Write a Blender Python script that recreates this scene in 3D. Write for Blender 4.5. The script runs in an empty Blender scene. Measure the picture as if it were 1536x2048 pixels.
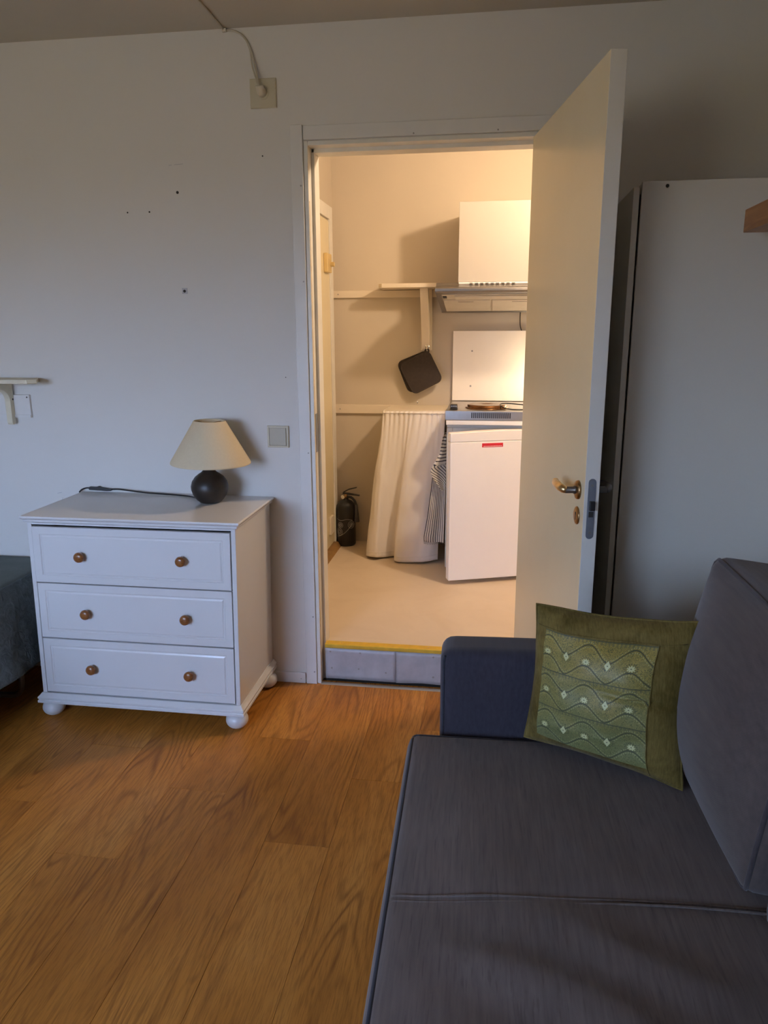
import bpy, bmesh, math, random
from mathutils import Vector, Matrix, noise
random.seed(7)
C = bpy.context.scene.collection
SC = bpy.context.scene
PI = math.pi
def V(*a): return Vector(a)

# ------------------------------------------------------------------ camera
cam = bpy.data.cameras.new('camera'); cam_o = bpy.data.objects.new('camera', cam); C.objects.link(cam_o)
yaw, pitch, roll = 0.1475361, 0.2371968, -0.0042221
fw = V(-math.sin(yaw)*math.cos(pitch), math.cos(yaw)*math.cos(pitch), -math.sin(pitch))
rt = V(math.cos(yaw), math.sin(yaw), 0); up = rt.cross(fw)
r2 = rt*math.cos(roll) + up*math.sin(roll); u2 = up*math.cos(roll) - rt*math.sin(roll)
mm = Matrix((r2, u2, -fw)).transposed().to_4x4(); mm.translation = V(0, -2.83332, 1.44252)
cam_o.matrix_world = mm
cam.sensor_fit = 'VERTICAL'; cam.sensor_height = 24; cam.lens = 1500/2048*24; cam.clip_start = .02
SC.camera = cam_o

# ------------------------------------------------------------------ world, light, exposure
SC.view_settings.view_transform = 'Standard'; SC.view_settings.look = 'None'
SC.view_settings.gamma = 1; SC.view_settings.exposure = 0; SC.view_settings.use_curve_mapping = False
SC.cycles.use_denoising = True; SC.cycles.max_bounces = 10; SC.cycles.diffuse_bounces = 6
SC.cycles.sample_clamp_indirect = 6
W = bpy.data.worlds.new('world'); SC.world = W; W.use_nodes = True
wn = W.node_tree; wn.nodes.clear()
wo = wn.nodes.new('ShaderNodeOutputWorld'); wb = wn.nodes.new('ShaderNodeBackground')
wt = wn.nodes.new('ShaderNodeTexCoord'); ws = wn.nodes.new('ShaderNodeSeparateXYZ'); wr = wn.nodes.new('ShaderNodeValToRGB')
wmr = wn.nodes.new('ShaderNodeMapRange'); wmr.inputs[1].default_value = -1; wmr.inputs[2].default_value = 1
wn.links.new(wt.outputs['Generated'], ws.inputs[0]); wn.links.new(ws.outputs[2], wmr.inputs[0]); wn.links.new(wmr.outputs[0], wr.inputs[0])
wn.links.new(wr.outputs[0], wb.inputs[0]); wn.links.new(wb.outputs[0], wo.inputs[0])
e = wr.color_ramp.elements                          # lawn and earth below the horizon, an overcast blue sky above it
e[0].position = .0; e[0].color = (.15, .135, .095, 1)
e[1].position = 1; e[1].color = (.36, .55, .98, 1)
for p, c in ((.47, (.18, .16, .115, 1)), (.53, (.42, .56, .86, 1))):
    k = e.new(p); k.color = c
wb.inputs[1].default_value = 27
def area_portal():
    l = bpy.data.lights.new('window_portal', 'AREA'); l.shape = 'RECTANGLE'; l.size = 1.5; l.size_y = 1.15
    l.cycles.is_portal = True
    o = bpy.data.objects.new('window_portal', l); C.objects.link(o)
    o.location = (-1.9, -4.16, 1.375); o.rotation_euler = (PI/2, 0, PI)
area_portal()
LAMP_W, CLIP_W = 61, .06
WARM = (1.0, .74, .50)

# ------------------------------------------------------------------ materials
MATS = {}
class NT:
    def __init__(s, name):
        s.m = bpy.data.materials.new(name); s.m.use_nodes = True; s.t = s.m.node_tree
        s.b = s.t.nodes['Principled BSDF']; s.out = s.t.nodes['Material Output']
    def n(s, typ, **k):
        nd = s.t.nodes.new('ShaderNode'+typ)
        for a, v in k.items(): setattr(nd, a, v)
        return nd
    def put(s, sock, v):
        if isinstance(v, bpy.types.NodeSocket): s.t.links.new(v, sock)
        elif v is not None: sock.default_value = v
    def math(s, op, a, b=None, c=None):
        nd = s.n('Math', operation=op)
        s.put(nd.inputs[0], a); s.put(nd.inputs[1], b); s.put(nd.inputs[2], c)
        return nd.outputs[0]
    def coord(s, which='Object', scale=(1,1,1), loc=(0,0,0), rot=(0,0,0)):
        tc = s.n('TexCoord'); mp = s.n('Mapping')
        s.t.links.new(tc.outputs[which], mp.inputs[0])
        mp.inputs['Scale'].default_value = scale; mp.inputs['Location'].default_value = loc; mp.inputs['Rotation'].default_value = rot
        return mp.outputs[0]
    def noise(s, vec, scale, detail=3, rough=.5, dist=0):
        nd = s.n('TexNoise'); s.put(nd.inputs['Vector'], vec); nd.inputs['Scale'].default_value = scale
        nd.inputs['Detail'].default_value = detail; nd.inputs['Roughness'].default_value = rough; nd.inputs['Distortion'].default_value = dist
        return nd.outputs[0]
    def ramp(s, fac, stops):
        nd = s.n('ValToRGB'); s.put(nd.inputs[0], fac); el = nd.color_ramp.elements
        while len(el) < len(stops): el.new(.5)
        for q, (p, c) in zip(el, stops): q.position = p; q.color = (*c, 1) if len(c) == 3 else c
        return nd.outputs[0]
    def mix(s, fac, a, b, typ='MIX'):
        nd = s.n('Mix', data_type='RGBA', blend_type=typ)
        s.put(nd.inputs[0], fac); s.put(nd.inputs[6], a if isinstance(a, bpy.types.NodeSocket) else (*a, 1)); s.put(nd.inputs[7], b if isinstance(b, bpy.types.NodeSocket) else (*b, 1))
        return nd.outputs[2]
    def bump(s, h, strength=.2, dist=.002):
        nd = s.n('Bump'); nd.inputs['Strength'].default_value = strength; nd.inputs['Distance'].default_value = dist
        s.put(nd.inputs['Height'], h); s.t.links.new(nd.outputs[0], s.b.inputs['Normal'])
    def set(s, **k):
        names = dict(col='Base Color', rough='Roughness', metal='Metallic', spec='Specular IOR Level', sheen='Sheen Weight', coat='Coat Weight', trans='Transmission Weight')
        for a, v in k.items():
            i = s.b.inputs[names[a]]
            if a == 'col' and not isinstance(v, bpy.types.NodeSocket): v = (*v, 1)
            s.put(i, v)
        return s.m
def plain(name, col, rough=.5, metal=0, var=.06, scale=8, bump=0, bscale=200, spec=.5, coat=0):
    t = NT(name); v = t.coord('Object'); f = t.noise(v, scale, 4, .6)
    c = t.ramp(f, [(.3, tuple(x*(1-var) for x in col)), (.7, tuple(min(1, x*(1+var)) for x in col))])
    if bump: t.bump(t.noise(v, bscale, 2), bump, .001)
    MATS[name] = t.set(col=c, rough=rough, metal=metal, spec=spec, coat=coat); return t.m

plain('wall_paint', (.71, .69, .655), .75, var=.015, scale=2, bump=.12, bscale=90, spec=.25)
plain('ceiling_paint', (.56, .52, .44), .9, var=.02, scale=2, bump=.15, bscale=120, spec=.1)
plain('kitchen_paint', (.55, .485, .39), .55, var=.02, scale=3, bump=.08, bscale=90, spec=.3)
plain('trim_paint', (.71, .695, .67), .42, var=.03, scale=6, bump=.05, bscale=60)
plain('jamb_paint', (.74, .72, .66), .38, var=.05, scale=10)
plain('tan_edge', (.55, .42, .25), .6, var=.25, scale=40)
plain('white_lacquer', (.67, .675, .68), .28, var=.012, scale=5, coat=.15)
plain('door_paint', (.76, .67, .45), .22, var=.02, scale=4, bump=.03, bscale=30)
plain('door_edge_paint', (.72, .69, .62), .4, var=.02, scale=6)
plain('melamine', (.62, .58, .50), .42, var=.01, scale=3)
plain('dark_gap', (.015, .014, .013), .9)
plain('hole_dark', (.03, .028, .025), .9)
plain('screw_metal', (.35, .33, .31), .45, .8)
plain('steel', (.46, .455, .46), .33, 1, var=.05, scale=30)
plain('chrome', (.8, .8, .8), .12, 1)
plain('old_brass', (.36, .22, .10), .34, 1, var=.2, scale=60)
plain('brass_warm_glint', (.75, .55, .28), .28, 1, var=.1, scale=60)
plain('handle_dark', (.14, .125, .11), .35, .7)
plain('zinc', (.46, .45, .47), .5, .15, var=.12, scale=14)
plain('lock_steel', (.30, .32, .36), .42, .7, var=.08, scale=40)
plain('black_plastic', (.012, .012, .013), .38)
plain('black_cloth', (.035, .026, .022), .9, var=.2, scale=60, bump=.3, bscale=500)
plain('beige_plastic', (.56, .51, .38), .42, var=.02)
plain('beige_plastic_dark', (.42, .38, .29), .45, var=.02)
plain('cream_plastic', (.70, .64, .52), .4)
plain('cable_white', (.52, .47, .38), .5)
plain('yellow_trim', (.72, .44, .04), .45, var=.1, scale=30)
plain('alu', (.42, .39, .34), .5, .6)
plain('ceramic', (.022, .017, .014), .42, var=.3, scale=30, bump=.15, bscale=60)
plain('cream_wood', (.72, .66, .50), .5, var=.06, scale=14)
plain('white_board', (.70, .62, .50), .5, var=.02, scale=10)
plain('fridge_white', (.90, .875, .84), .3, var=.01)
plain('kitchen_dim', (.46, .39, .30), .7)  # for unseen kitchen wall and ceiling, darkened to cut the bounced light
plain('hood_steel', (.30, .29, .29), .3, 1, var=.05, scale=30)
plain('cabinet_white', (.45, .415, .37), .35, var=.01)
plain('fridge_grey', (.60, .60, .58), .45)
plain('gasket', (.45, .46, .46), .6)
plain('splash', (.88, .82, .74), .22, var=.02, coat=.3)
plain('hotplate', (.20, .10, .045), .22, .9, var=.15)  # steel lid, its brown reflection put into the metal colour
plain('sticker_red', (.62, .02, .04), .4)
plain('sticker_ink', (.85, .75, .75), .5)
plain('filter_cream', (.56, .51, .44), .45)
plain('dark_steel', (.26, .23, .20), .35, .9)
plain('old_wood', (.30, .17, .06), .5, var=.2, scale=20)
plain('brass_paint', (.62, .46, .20), .4, var=.08)
plain('grey_strap', (.07, .07, .08), .5)
plain('ink_white', (.45, .45, .45), .6)
plain('concrete', (.4, .4, .4), .9)

def m_knob():
    t = NT('knob_wood'); v = t.coord('Object', (1, 1, 6)); f = t.noise(v, 60, 4, .6, 1.5)
    MATS['knob_wood'] = t.set(col=t.ramp(f, [(.3, (.13, .04, .012)), (.7, (.36, .14, .035))]), rough=.3, coat=.3)
m_knob()
def m_oak():
    t = NT('oak_shelf'); v = t.coord('Object', (12, 1, 12)); f = t.noise(v, 5, 5, .6, .8)
    MATS['oak_shelf'] = t.set(col=t.ramp(f, [(.3, (.30, .12, .035)), (.7, (.48, .22, .07))]), rough=.45)
m_oak()
def m_floor():
    t = NT('laminate_oak')
    oi = t.n('ObjectInfo'); rnd = oi.outputs['Random']
    tc = t.n('TexCoord'); add = t.n('VectorMath', operation='ADD')
    cb = t.n('CombineXYZ'); t.put(cb.inputs[0], t.math('MULTIPLY', rnd, 37.0)); t.put(cb.inputs[1], t.math('MULTIPLY', rnd, 91.0)); t.put(cb.inputs[2], t.math('MULTIPLY', rnd, 13.0))
    t.t.links.new(tc.outputs['Object'], add.inputs[0]); t.t.links.new(cb.outputs[0], add.inputs[1])
    def mp(sc):
        m = t.n('Mapping'); t.t.links.new(add.outputs[0], m.inputs[0]); m.inputs['Scale'].default_value = sc; return m.outputs[0]
    # growth rings: contour lines of a stretched noise give the cathedral figure
    low = t.noise(mp((6.0, .75, 1)), 1.0, 2, .45, .35)
    rings = t.math('SINE', t.math('MULTIPLY', low, 140))
    rings = t.math('MULTIPLY_ADD', rings, .5, .5)
    fine = t.noise(mp((260, 16, 1)), 1.0, 3, .6)
    patch = t.noise(mp((5, 1.1, 1)), 1.0, 3, .5)
    knot = t.noise(mp((9, 4.2, 1)), 1.0, 2, .5, .8)
    base = t.ramp(patch, [(.25, (.37, .142, .022)), (.55, (.53, .222, .040)), (.8, (.64, .30, .068))])
    ringm = t.math('MULTIPLY', t.math('POWER', rings, 3), t.math('MULTIPLY_ADD', t.noise(mp((5, 2.2, 1)), 1.3, 2), 2.7, -.88))
    c = t.mix(t.math('MULTIPLY', t.math('MAXIMUM', ringm, 0), .72), base, (.17, .058, .011))
    c = t.mix(t.ramp(fine, [(.36, (.42,)*3), (.55, (0,)*3)]), c, (.17, .060, .012))
    c = t.mix(t.ramp(knot, [(.70, (0,)*3), (.80, (.55,)*3)]), c, (.14, .05, .013))
    hue = t.math('MULTIPLY_ADD', rnd, .05, .975)
    cm = t.n('CombineColor'); [t.put(cm.inputs[i], hue) for i in range(3)]
    c = t.mix(1.0, c, cm.outputs[0], 'MULTIPLY')
    t.bump(fine, .10, .0006)
    MATS['laminate_oak'] = t.set(col=c, rough=t.math('MULTIPLY_ADD', fine, .16, .33), spec=.2)
m_floor()
def m_lino():
    t = NT('linoleum'); v = t.coord('Object'); a = t.noise(v, 90, 5, .7); b = t.noise(v, 3.5, 4, .6, 1)
    c = t.mix(t.math('MULTIPLY', a, .35), (.72, .60, .46), (.62, .51, .38))
    c = t.mix(t.ramp(b, [(.45, (0,)*3), (.8, (.5,)*3)]), c, (.60, .48, .34))
    MATS['linoleum'] = t.set(col=c, rough=.4, spec=.35)
m_lino()
def m_fabric(name, c1, c2, ns=1.0, sheen=.25, slubs=.32):
    t = NT(name); v = t.coord('Object')
    w = t.n('TexWave', wave_type='BANDS', bands_direction='DIAGONAL'); t.put(w.inputs['Vector'], v); w.inputs['Scale'].default_value = 330; w.inputs['Distortion'].default_value = .6
    st = t.noise(t.coord('Object', (75, 5, 30)), 1.6, 4, .6)
    sl = t.noise(v, 3.0, 3, .5)
    f = t.math('MULTIPLY_ADD', w.outputs[0], .22, t.math('MULTIPLY_ADD', sl, .45, t.math('MULTIPLY', st, .6)))
    c = t.ramp(f, [(.38, c1), (.85, c2)])
    slub = t.noise(t.coord('Object', (150, 9, 60)), 1.4, 2, .5)
    c = t.mix(t.ramp(slub, [(.30, (slubs,)*3), (.42, (0,)*3)]), c, tuple(x*.45 for x in c1))
    t.bump(w.outputs[0], .25*ns, .0012)
    MATS[name] = t.set(col=c, rough=.92, sheen=sheen, spec=.15)
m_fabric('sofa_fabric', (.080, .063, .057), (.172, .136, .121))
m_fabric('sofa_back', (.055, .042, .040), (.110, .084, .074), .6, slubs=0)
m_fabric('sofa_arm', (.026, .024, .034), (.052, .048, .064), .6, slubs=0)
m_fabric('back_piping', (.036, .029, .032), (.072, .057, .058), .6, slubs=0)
m_fabric('sofa_piping', (.028, .030, .042), (.048, .050, .068))
def m_bed():
    t = NT('bedspread'); v = t.coord('Object')
    a = t.noise(v, 26, 4, .6, 1.2); b = t.noise(v, 160, 2)
    c = t.ramp(a, [(.3, (.12, .15, .16)), (.7, (.20, .245, .26))])
    t.bump(a, .9, .012)
    MATS['bedspread'] = t.set(col=c, rough=.95, spec=.1)
    t = NT('bed_top'); v = t.coord('Object'); b = t.noise(v, 160, 2)
    t.bump(b, .3, .002)
    MATS['bed_top'] = t.set(col=t.ramp(t.noise(v, 14, 4), [(.3, (.145, .175, .17)), (.7, (.175, .205, .20))]), rough=.95, spec=.1)
m_bed()
def m_shade():
    t = NT('lamp_shade'); v = t.coord('Object', (1, 1, 1)); f = t.noise(v, 120, 3)
    c = t.ramp(f, [(.3, (.84, .73, .52)), (.7, (.87, .76, .55))])
    tr = t.n('BsdfTranslucent'); t.put(tr.inputs[0], c)
    mx = t.n('MixShader'); mx.inputs[0].default_value = .3
    t.t.links.new(t.b.outputs[0], mx.inputs[1]); t.t.links.new(tr.outputs[0], mx.inputs[2]); t.t.links.new(mx.outputs[0], t.out.inputs[0])
    MATS['lamp_shade'] = t.set(col=c, rough=.8, spec=.2)
m_shade()
def m_curtain():
    t = NT('white_cotton'); v = t.coord('Object'); f = t.noise(v, 240, 2); g = t.noise(v, 14, 3)
    t.bump(t.math('MULTIPLY_ADD', g, 4.0, f), .2, .0008)
    tr = t.n('BsdfTranslucent'); tr.inputs[0].default_value = (.8, .77, .74, 1)
    mx = t.n('MixShader'); mx.inputs[0].default_value = .12
    t.t.links.new(t.b.outputs[0], mx.inputs[1]); t.t.links.new(tr.outputs[0], mx.inputs[2]); t.t.links.new(mx.outputs[0], t.out.inputs[0])
    MATS['white_cotton'] = t.set(col=(.90, .865, .84), rough=.9, spec=.1)
m_curtain()
def m_stripes():
    t = NT('striped_cloth'); tc = t.n('TexCoord'); sp = t.n('SeparateXYZ'); t.t.links.new(tc.outputs['UV'], sp.inputs[0])
    f = t.math('FRACT', sp.outputs[0])
    g = t.math('FRACT', t.math('MULTIPLY', sp.outputs[0], .5))
    a = t.math('LESS_THAN', f, .30)
    c = t.mix(a, (.74, .70, .62), (.045, .045, .06))
    MATS['striped_cloth'] = t.set(col=c, rough=.9, spec=.1)
m_stripes()
def m_velvet():
    t = NT('green_velvet'); v = t.coord('Object'); a = t.noise(v, 7, 4, .6, .8); b = t.noise(t.coord('Object', (160, 30, 30)), 1.5, 3, .7)
    f = t.math('MULTIPLY_ADD', b, .4, t.math('MULTIPLY', a, .75))
    c = t.ramp(f, [(.28, (.024, .018, .003)), (.50, (.095, .066, .011)), (.78, (.22, .16, .045))])
    t.bump(b, .25, .002)
    MATS['green_velvet'] = t.set(col=c, rough=.75, sheen=.08, spec=.2)
m_velvet()
def m_brocade():
    # three woven bands, each with two scalloped vine lines, rosettes and diamonds between them
    t = NT('green_brocade'); tc = t.n('TexCoord'); sp = t.n('SeparateXYZ'); t.t.links.new(tc.outputs['UV'], sp.inputs[0])
    u, vv = sp.outputs[0], sp.outputs[1]
    m = t.math
    vb = m('MULTIPLY', vv, 3.0); v = m('FRACT', vb)                         # place inside one band
    vi = m('FLOOR', vb)
    uu = m('ADD', m('MULTIPLY', u, 2.55), m('MULTIPLY', vi, .06))
    def line(off, centre, amp, width):
        s = m('SINE', m('MULTIPLY', m('ADD', uu, off), 2*PI))
        w = m('MULTIPLY_ADD', s, amp, centre)
        w = m('ADD', w, m('MULTIPLY', m('ABSOLUTE', m('SINE', m('MULTIPLY', m('ADD', uu, off+.25), PI))), amp*.9))
        d = m('ABSOLUTE', m('SUBTRACT', v, w))
        return m('LESS_THAN', d, width), d
    l1, d1 = line(.0, .63, .125, .017); l2, d2 = line(.0, .13, .125, .017)
    e1 = m('LESS_THAN', m('ABSOLUTE', m('SUBTRACT', d1, .055)), .010); e2 = m('LESS_THAN', m('ABSOLUTE', m('SUBTRACT', d2, .055)), .010)
    dots = m('GREATER_THAN', m('SINE', m('MULTIPLY', uu, 130)), .0)
    e1 = m('MULTIPLY', e1, dots); e2 = m('MULTIPLY', e2, dots)
    # motifs: a cell every half period
    cu = m('SUBTRACT', m('FRACT', m('MULTIPLY', uu, 2.0)), .5); cv = m('MULTIPLY', m('SUBTRACT', v, .46), 2.35)
    r = m('SQRT', m('ADD', m('MULTIPLY', cu, cu), m('MULTIPLY', cv, cv)))
    ang = m('ARCTAN2', cv, cu)
    alt = m('FRACT', m('MULTIPLY', m('FLOOR', m('MULTIPLY', uu, 2.0)), .5))  # 0 or .5
    petal = m('MULTIPLY_ADD', m('SINE', m('MULTIPLY', ang, 9)), .04, .15)
    flower = m('LESS_THAN', r, petal)
    dia = m('LESS_THAN', m('ADD', m('MULTIPLY', m('ABSOLUTE', cu), 1.5), m('MULTIPLY', m('ABSOLUTE', cv), .75)), .22)
    isd = m('GREATER_THAN', alt, .25)
    mot = m('ADD', m('MULTIPLY', isd, dia), m('MULTIPLY', m('SUBTRACT', 1, isd), flower))
    core = m('LESS_THAN', r, .035)
    ray = m('MULTIPLY', m('MULTIPLY', m('GREATER_THAN', r, .21), m('LESS_THAN', r, .30)), m('GREATER_THAN', m('SINE', m('MULTIPLY', ang, 16)), .35))
    seam = m('LESS_THAN', m('ABSOLUTE', m('SUBTRACT', v, .985)), .014)
    edge = m('MULTIPLY', m('GREATER_THAN', v, .90), m('GREATER_THAN', m('SINE', m('MULTIPLY', u, 190)), .1))
    scr = m('MULTIPLY', m('GREATER_THAN', m('SINE', m('MULTIPLY', t.noise(tc.outputs['UV'], 16, 3, .6, 1.5), 60)), .45), .8)
    nz = t.noise(tc.outputs['UV'], 3.2, 3, .6); weave = t.noise(tc.outputs['UV'], 220, 2)
    grad = t.mix(m('MULTIPLY_ADD', nz, 1.3, m('MULTIPLY_ADD', vv, 1.0, -.75)), (.19, .20, .07), (.36, .26, .05))
    c = t.mix(scr, grad, (.075, .085, .032))
    c = t.mix(m('MULTIPLY', edge, .55), c, (.10, .10, .05))
    c = t.mix(m('MULTIPLY', m('ADD', l1, l2), .9), c, (.045, .055, .028))
    c = t.mix(m('MULTIPLY', m('ADD', e1, e2), .7), c, (.42, .42, .20))
    c = t.mix(m('MULTIPLY', ray, .8), c, (.055, .065, .032))
    c = t.mix(m('MULTIPLY', mot, .9), c, (.58, .58, .30))
    c = t.mix(m('MULTIPLY', core, .9), c, (.10, .12, .06))
    c = t.mix(m('MULTIPLY', seam, .85), c, (.06, .07, .035))
    t.bump(m('ADD', m('MULTIPLY', weave, .4), m('SUBTRACT', mot, m('ADD', l1, l2))), .35, .001)
    MATS['green_brocade'] = t.set(col=c, rough=.5, spec=.4, sheen=.2)
m_brocade()
def m_bulb():
    t = NT('bulb_glow'); em = t.n('Emission'); em.inputs[0].default_value = (1, .75, .45, 1); em.inputs[1].default_value = 20
    t.t.links.new(em.outputs[0], t.out.inputs[0]); MATS['bulb_glow'] = t.m
m_bulb()

# ------------------------------------------------------------------ mesh helpers
def obj(name, bm, mat, parent=None, smooth=False, loc=None, rot=None, bevel=0, seg=2, thick=0, **props):
    me = bpy.data.meshes.new(name)
    bmesh.ops.recalc_face_normals(bm, faces=bm.faces[:]) if props.pop('recalc', True) else None
    bm.to_mesh(me); bm.free()
    mats = mat if isinstance(mat, (list, tuple)) else [mat]
    for q in mats: me.materials.append(MATS[q])
    if smooth:
        for p in me.polygons: p.use_smooth = True
    o = bpy.data.objects.new(name, me); C.objects.link(o)
    if parent: o.parent = parent
    if loc: o.location = loc
    if rot: o.rotation_euler = rot
    if thick:
        q = o.modifiers.new('thickness', 'SOLIDIFY'); q.thickness = abs(thick); q.offset = 0
    if bevel:
        b = o.modifiers.new('bevel', 'BEVEL'); b.width = bevel; b.segments = seg; b.limit_method = 'ANGLE'; b.angle_limit = .6
        for p in me.polygons: p.use_smooth = True
        w = o.modifiers.new('wn', 'WEIGHTED_NORMAL'); w.keep_sharp = True
    for k, v in props.items(): o[k] = v
    return o
def thing(name, label, cat, loc=(0, 0, 0), rotz=0, group=None):
    o = bpy.data.objects.new(name, None); C.objects.link(o); o.location = loc; o.rotation_euler = (0, 0, rotz)
    o.empty_display_size = .05; o['label'] = label; o['category'] = cat
    if group: o['group'] = group
    return o
def box(bm, x0, x1, y0, y1, z0, z1, mi=0):
    vs = [bm.verts.new((x, y, z)) for z in (z0, z1) for y in (y0, y1) for x in (x0, x1)]
    fs = [bm.faces.new([vs[i] for i in q]) for q in ((0, 2, 3, 1), (4, 5, 7, 6), (0, 1, 5, 4), (1, 3, 7, 5), (3, 2, 6, 7), (2, 0, 4, 6))]
    for f in fs: f.material_index = mi
    return vs
def B(*a):
    bm = bmesh.new(); box(bm, *a); return bm
def lathe(bm, prof, n=40, centre=(0, 0, 0), cap=True):
    cx, cy, cz = centre; rings = []
    for r, z in prof:
        rings.append([bm.verts.new((cx+r*math.cos(2*PI*i/n), cy+r*math.sin(2*PI*i/n), cz+z)) for i in range(n)])
    for a, b in zip(rings, rings[1:]):
        for i in range(n): bm.faces.new((a[i], a[(i+1) % n], b[(i+1) % n], b[i]))
    if cap:
        bm.faces.new(rings[0][::-1]); bm.faces.new(rings[-1])
    return bm
def smooth_path(pts, n=8, closed=False):
    P = [Vector(p) for p in pts]; out = []
    m = len(P)
    for i in range(m if closed else m-1):
        if closed: p0, p1, p2, p3 = P[i-1], P[i], P[(i+1) % m], P[(i+2) % m]
        else: p0, p1, p2, p3 = P[max(i-1, 0)], P[i], P[i+1], P[min(i+2, m-1)]
        for k in range(n):
            t = k/n
            out.append(.5*((2*p1)+(p2-p0)*t+(2*p0-5*p1+4*p2-p3)*t*t+(3*p1-p0-3*p2+p3)*t**3))
    if not closed: out.append(P[-1])
    return out
def tube(bm, pts, r, n=8, cap=True, closed=False):
    P = [Vector(p) for p in pts]; rings = []; prev = None
    for i, p in enumerate(P):
        if closed: d = P[(i+1) % len(P)]-P[i-1]
        else: d = P[min(i+1, len(P)-1)]-P[max(i-1, 0)]
        d.normalize()
        if prev is None:
            a = d.orthogonal().normalized()
        else:
            a = (prev-d*prev.dot(d)).normalized()
        prev = a; b = d.cross(a)
        rr = r(i/(len(P)-1)) if callable(r) else r
        rings.append([bm.verts.new(p+(a*math.cos(2*PI*k/n)+b*math.sin(2*PI*k/n))*rr) for k in range(n)])
    pairs = list(zip(rings, rings[1:])) + ([(rings[-1], rings[0])] if closed else [])
    for x, y in pairs:
        for k in range(n): bm.faces.new((x[k], x[(k+1) % n], y[(k+1) % n], y[k]))
    if cap and not closed: bm.faces.new(rings[0][::-1]); bm.faces.new(rings[-1])
    return bm
def grid(f, nu, nv, uv=None):
    """sheet f(u,v) with UVs"""
    bm = bmesh.new(); L = bm.loops.layers.uv.new('UVMap')
    vs = [[bm.verts.new(f(i/nu, j/nv)) for i in range(nu+1)] for j in range(nv+1)]
    for j in range(nv):
        for i in range(nu):
            fc = bm.faces.new((vs[j][i], vs[j][i+1], vs[j+1][i+1], vs[j+1][i]))
            for lp, (a, b) in zip(fc.loops, ((i, j), (i+1, j), (i+1, j+1), (i, j+1))):
                u, v = a/nu, b/nv
                lp[L].uv = uv(u, v) if uv else (u, v)
    return bm
def prism(bm, poly, axis, a0, a1):
    """extrude a 2-D outline along axis (0,1,2)"""
    def P(p, a):
        q = list(p); q.insert(axis, a); return q
    A = [bm.verts.new(P(p, a0)) for p in poly]; Bv = [bm.verts.new(P(p, a1)) for p in poly]; n = len(poly)
    bm.faces.new(A[::-1]); bm.faces.new(Bv)
    for i in range(n): bm.faces.new((A[i], A[(i+1) % n], Bv[(i+1) % n], Bv[i]))
    return bm
def cushion_map(sx, sy, sz, r, puff=None):
    """cube [-1,1]^3 -> rounded, puffed box"""
    def f(u, v, w):
        p = Vector((u*sx, v*sy, w*sz)); q = Vector((max(-sx+r, min(sx-r, p.x)), max(-sy+r, min(sy-r, p.y)), max(-sz+r, min(sz-r, p.z))))
        d = p-q
        if d.length > 1e-9: p = q+d.normalized()*r
        return puff(u, v, w, p) if puff else p
    return f
def cushion(f, n=(24, 24, 10)):
    def par(i, m):
        t = i/m*2-1
        return math.copysign(1-(1-abs(t))**1.5, t)
    bm = bmesh.new(); cache = {}
    def vert(i, j, k):
        if (i, j, k) not in cache: cache[(i, j, k)] = bm.verts.new(f(par(i, n[0]), par(j, n[1]), par(k, n[2])))
        return cache[(i, j, k)]
    for a, b, c in ((0, 1, 2), (1, 2, 0), (2, 0, 1)):
        for side in (0, n[c]):
            for i in range(n[a]):
                for j in range(n[b]):
                    def g(ii, jj):
                        t = [0, 0, 0]; t[a] = ii; t[b] = jj; t[c] = side; return vert(*t)
                    q = [g(i, j), g(i+1, j), g(i+1, j+1), g(i, j+1)]
                    bm.faces.new(q if side else q[::-1])
    return bm
def struct(name, bm, mat, parent=None, label=None, **k):
    o = obj(name, bm, mat, parent, **k)
    if not parent: o['kind'] = 'structure'
    if label: o['label'] = label
    return o
def disc(bm, c, nrm, r, h, n=12):
    nrm = Vector(nrm).normalized(); a = nrm.orthogonal().normalized(); b = nrm.cross(a); c = Vector(c)
    lo = [bm.verts.new(c+(a*math.cos(2*PI*i/n)+b*math.sin(2*PI*i/n))*r) for i in range(n)]
    hi = [bm.verts.new(v.co+nrm*h) for v in lo]
    bm.faces.new(lo[::-1]); bm.faces.new(hi)
    for i in range(n): bm.faces.new((lo[i], lo[(i+1) % n], hi[(i+1) % n], hi[i]))
    return bm

# ------------------------------------------------------------------ the shell of the room
XL, XR, YB, ZC = -2.75, .87, -4.1, 2.471          # living room: left, right, rear wall, ceiling
KX0, KX1, KY, KF, KC = -.955, 1.75, 1.63, .16, 2.62  # kitchen: left, right, back wall, floor, ceiling
OX0, OX1, OZ = -.706, .156, 2.10                   # rough opening inside the casings
fl = struct('floor', B(XL, XR, YB, .12, -.06, -.0082), 'dark_gap', label='oak laminate floor of planks running towards the door wall')
PW, PL = .193, 1.285
def plank_mesh(w, l):
    bm = B(0, w-.0006, 0, l-.0008, -.008, 0)
    top = [e_ for e_ in bm.edges if all(v.co.z > -.001 for v in e_.verts)]
    bmesh.ops.bevel(bm, geom=top, offset=.0006, segments=1, affect='EDGES')
    return bm
cache = {}
x = XL; col = 0
while x < XR-.01:
    w = min(PW, XR-x); y = .03-PL*((col*.37+.45) % 1.0)-PL*0; y1 = .03; first = True
    segs = []
    y = .03 - PL*(.25+.7*((col*.618) % 1.0)); segs.append((y, .03))
    while y > YB: segs.append((max(YB, y-PL), y)); y -= PL
    for a, b in segs:
        if b-a < .02: continue
        key = (round(w, 4), round(b-a, 4))
        if key not in cache:
            o = obj('plank', plank_mesh(w, b-a), 'laminate_oak', fl); cache[key] = o
        else:
            o = cache[key].copy(); C.objects.link(o); o.parent = fl
        o.location = (x, a, 0)
    x += PW; col += 1
bm = bmesh.new()
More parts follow.
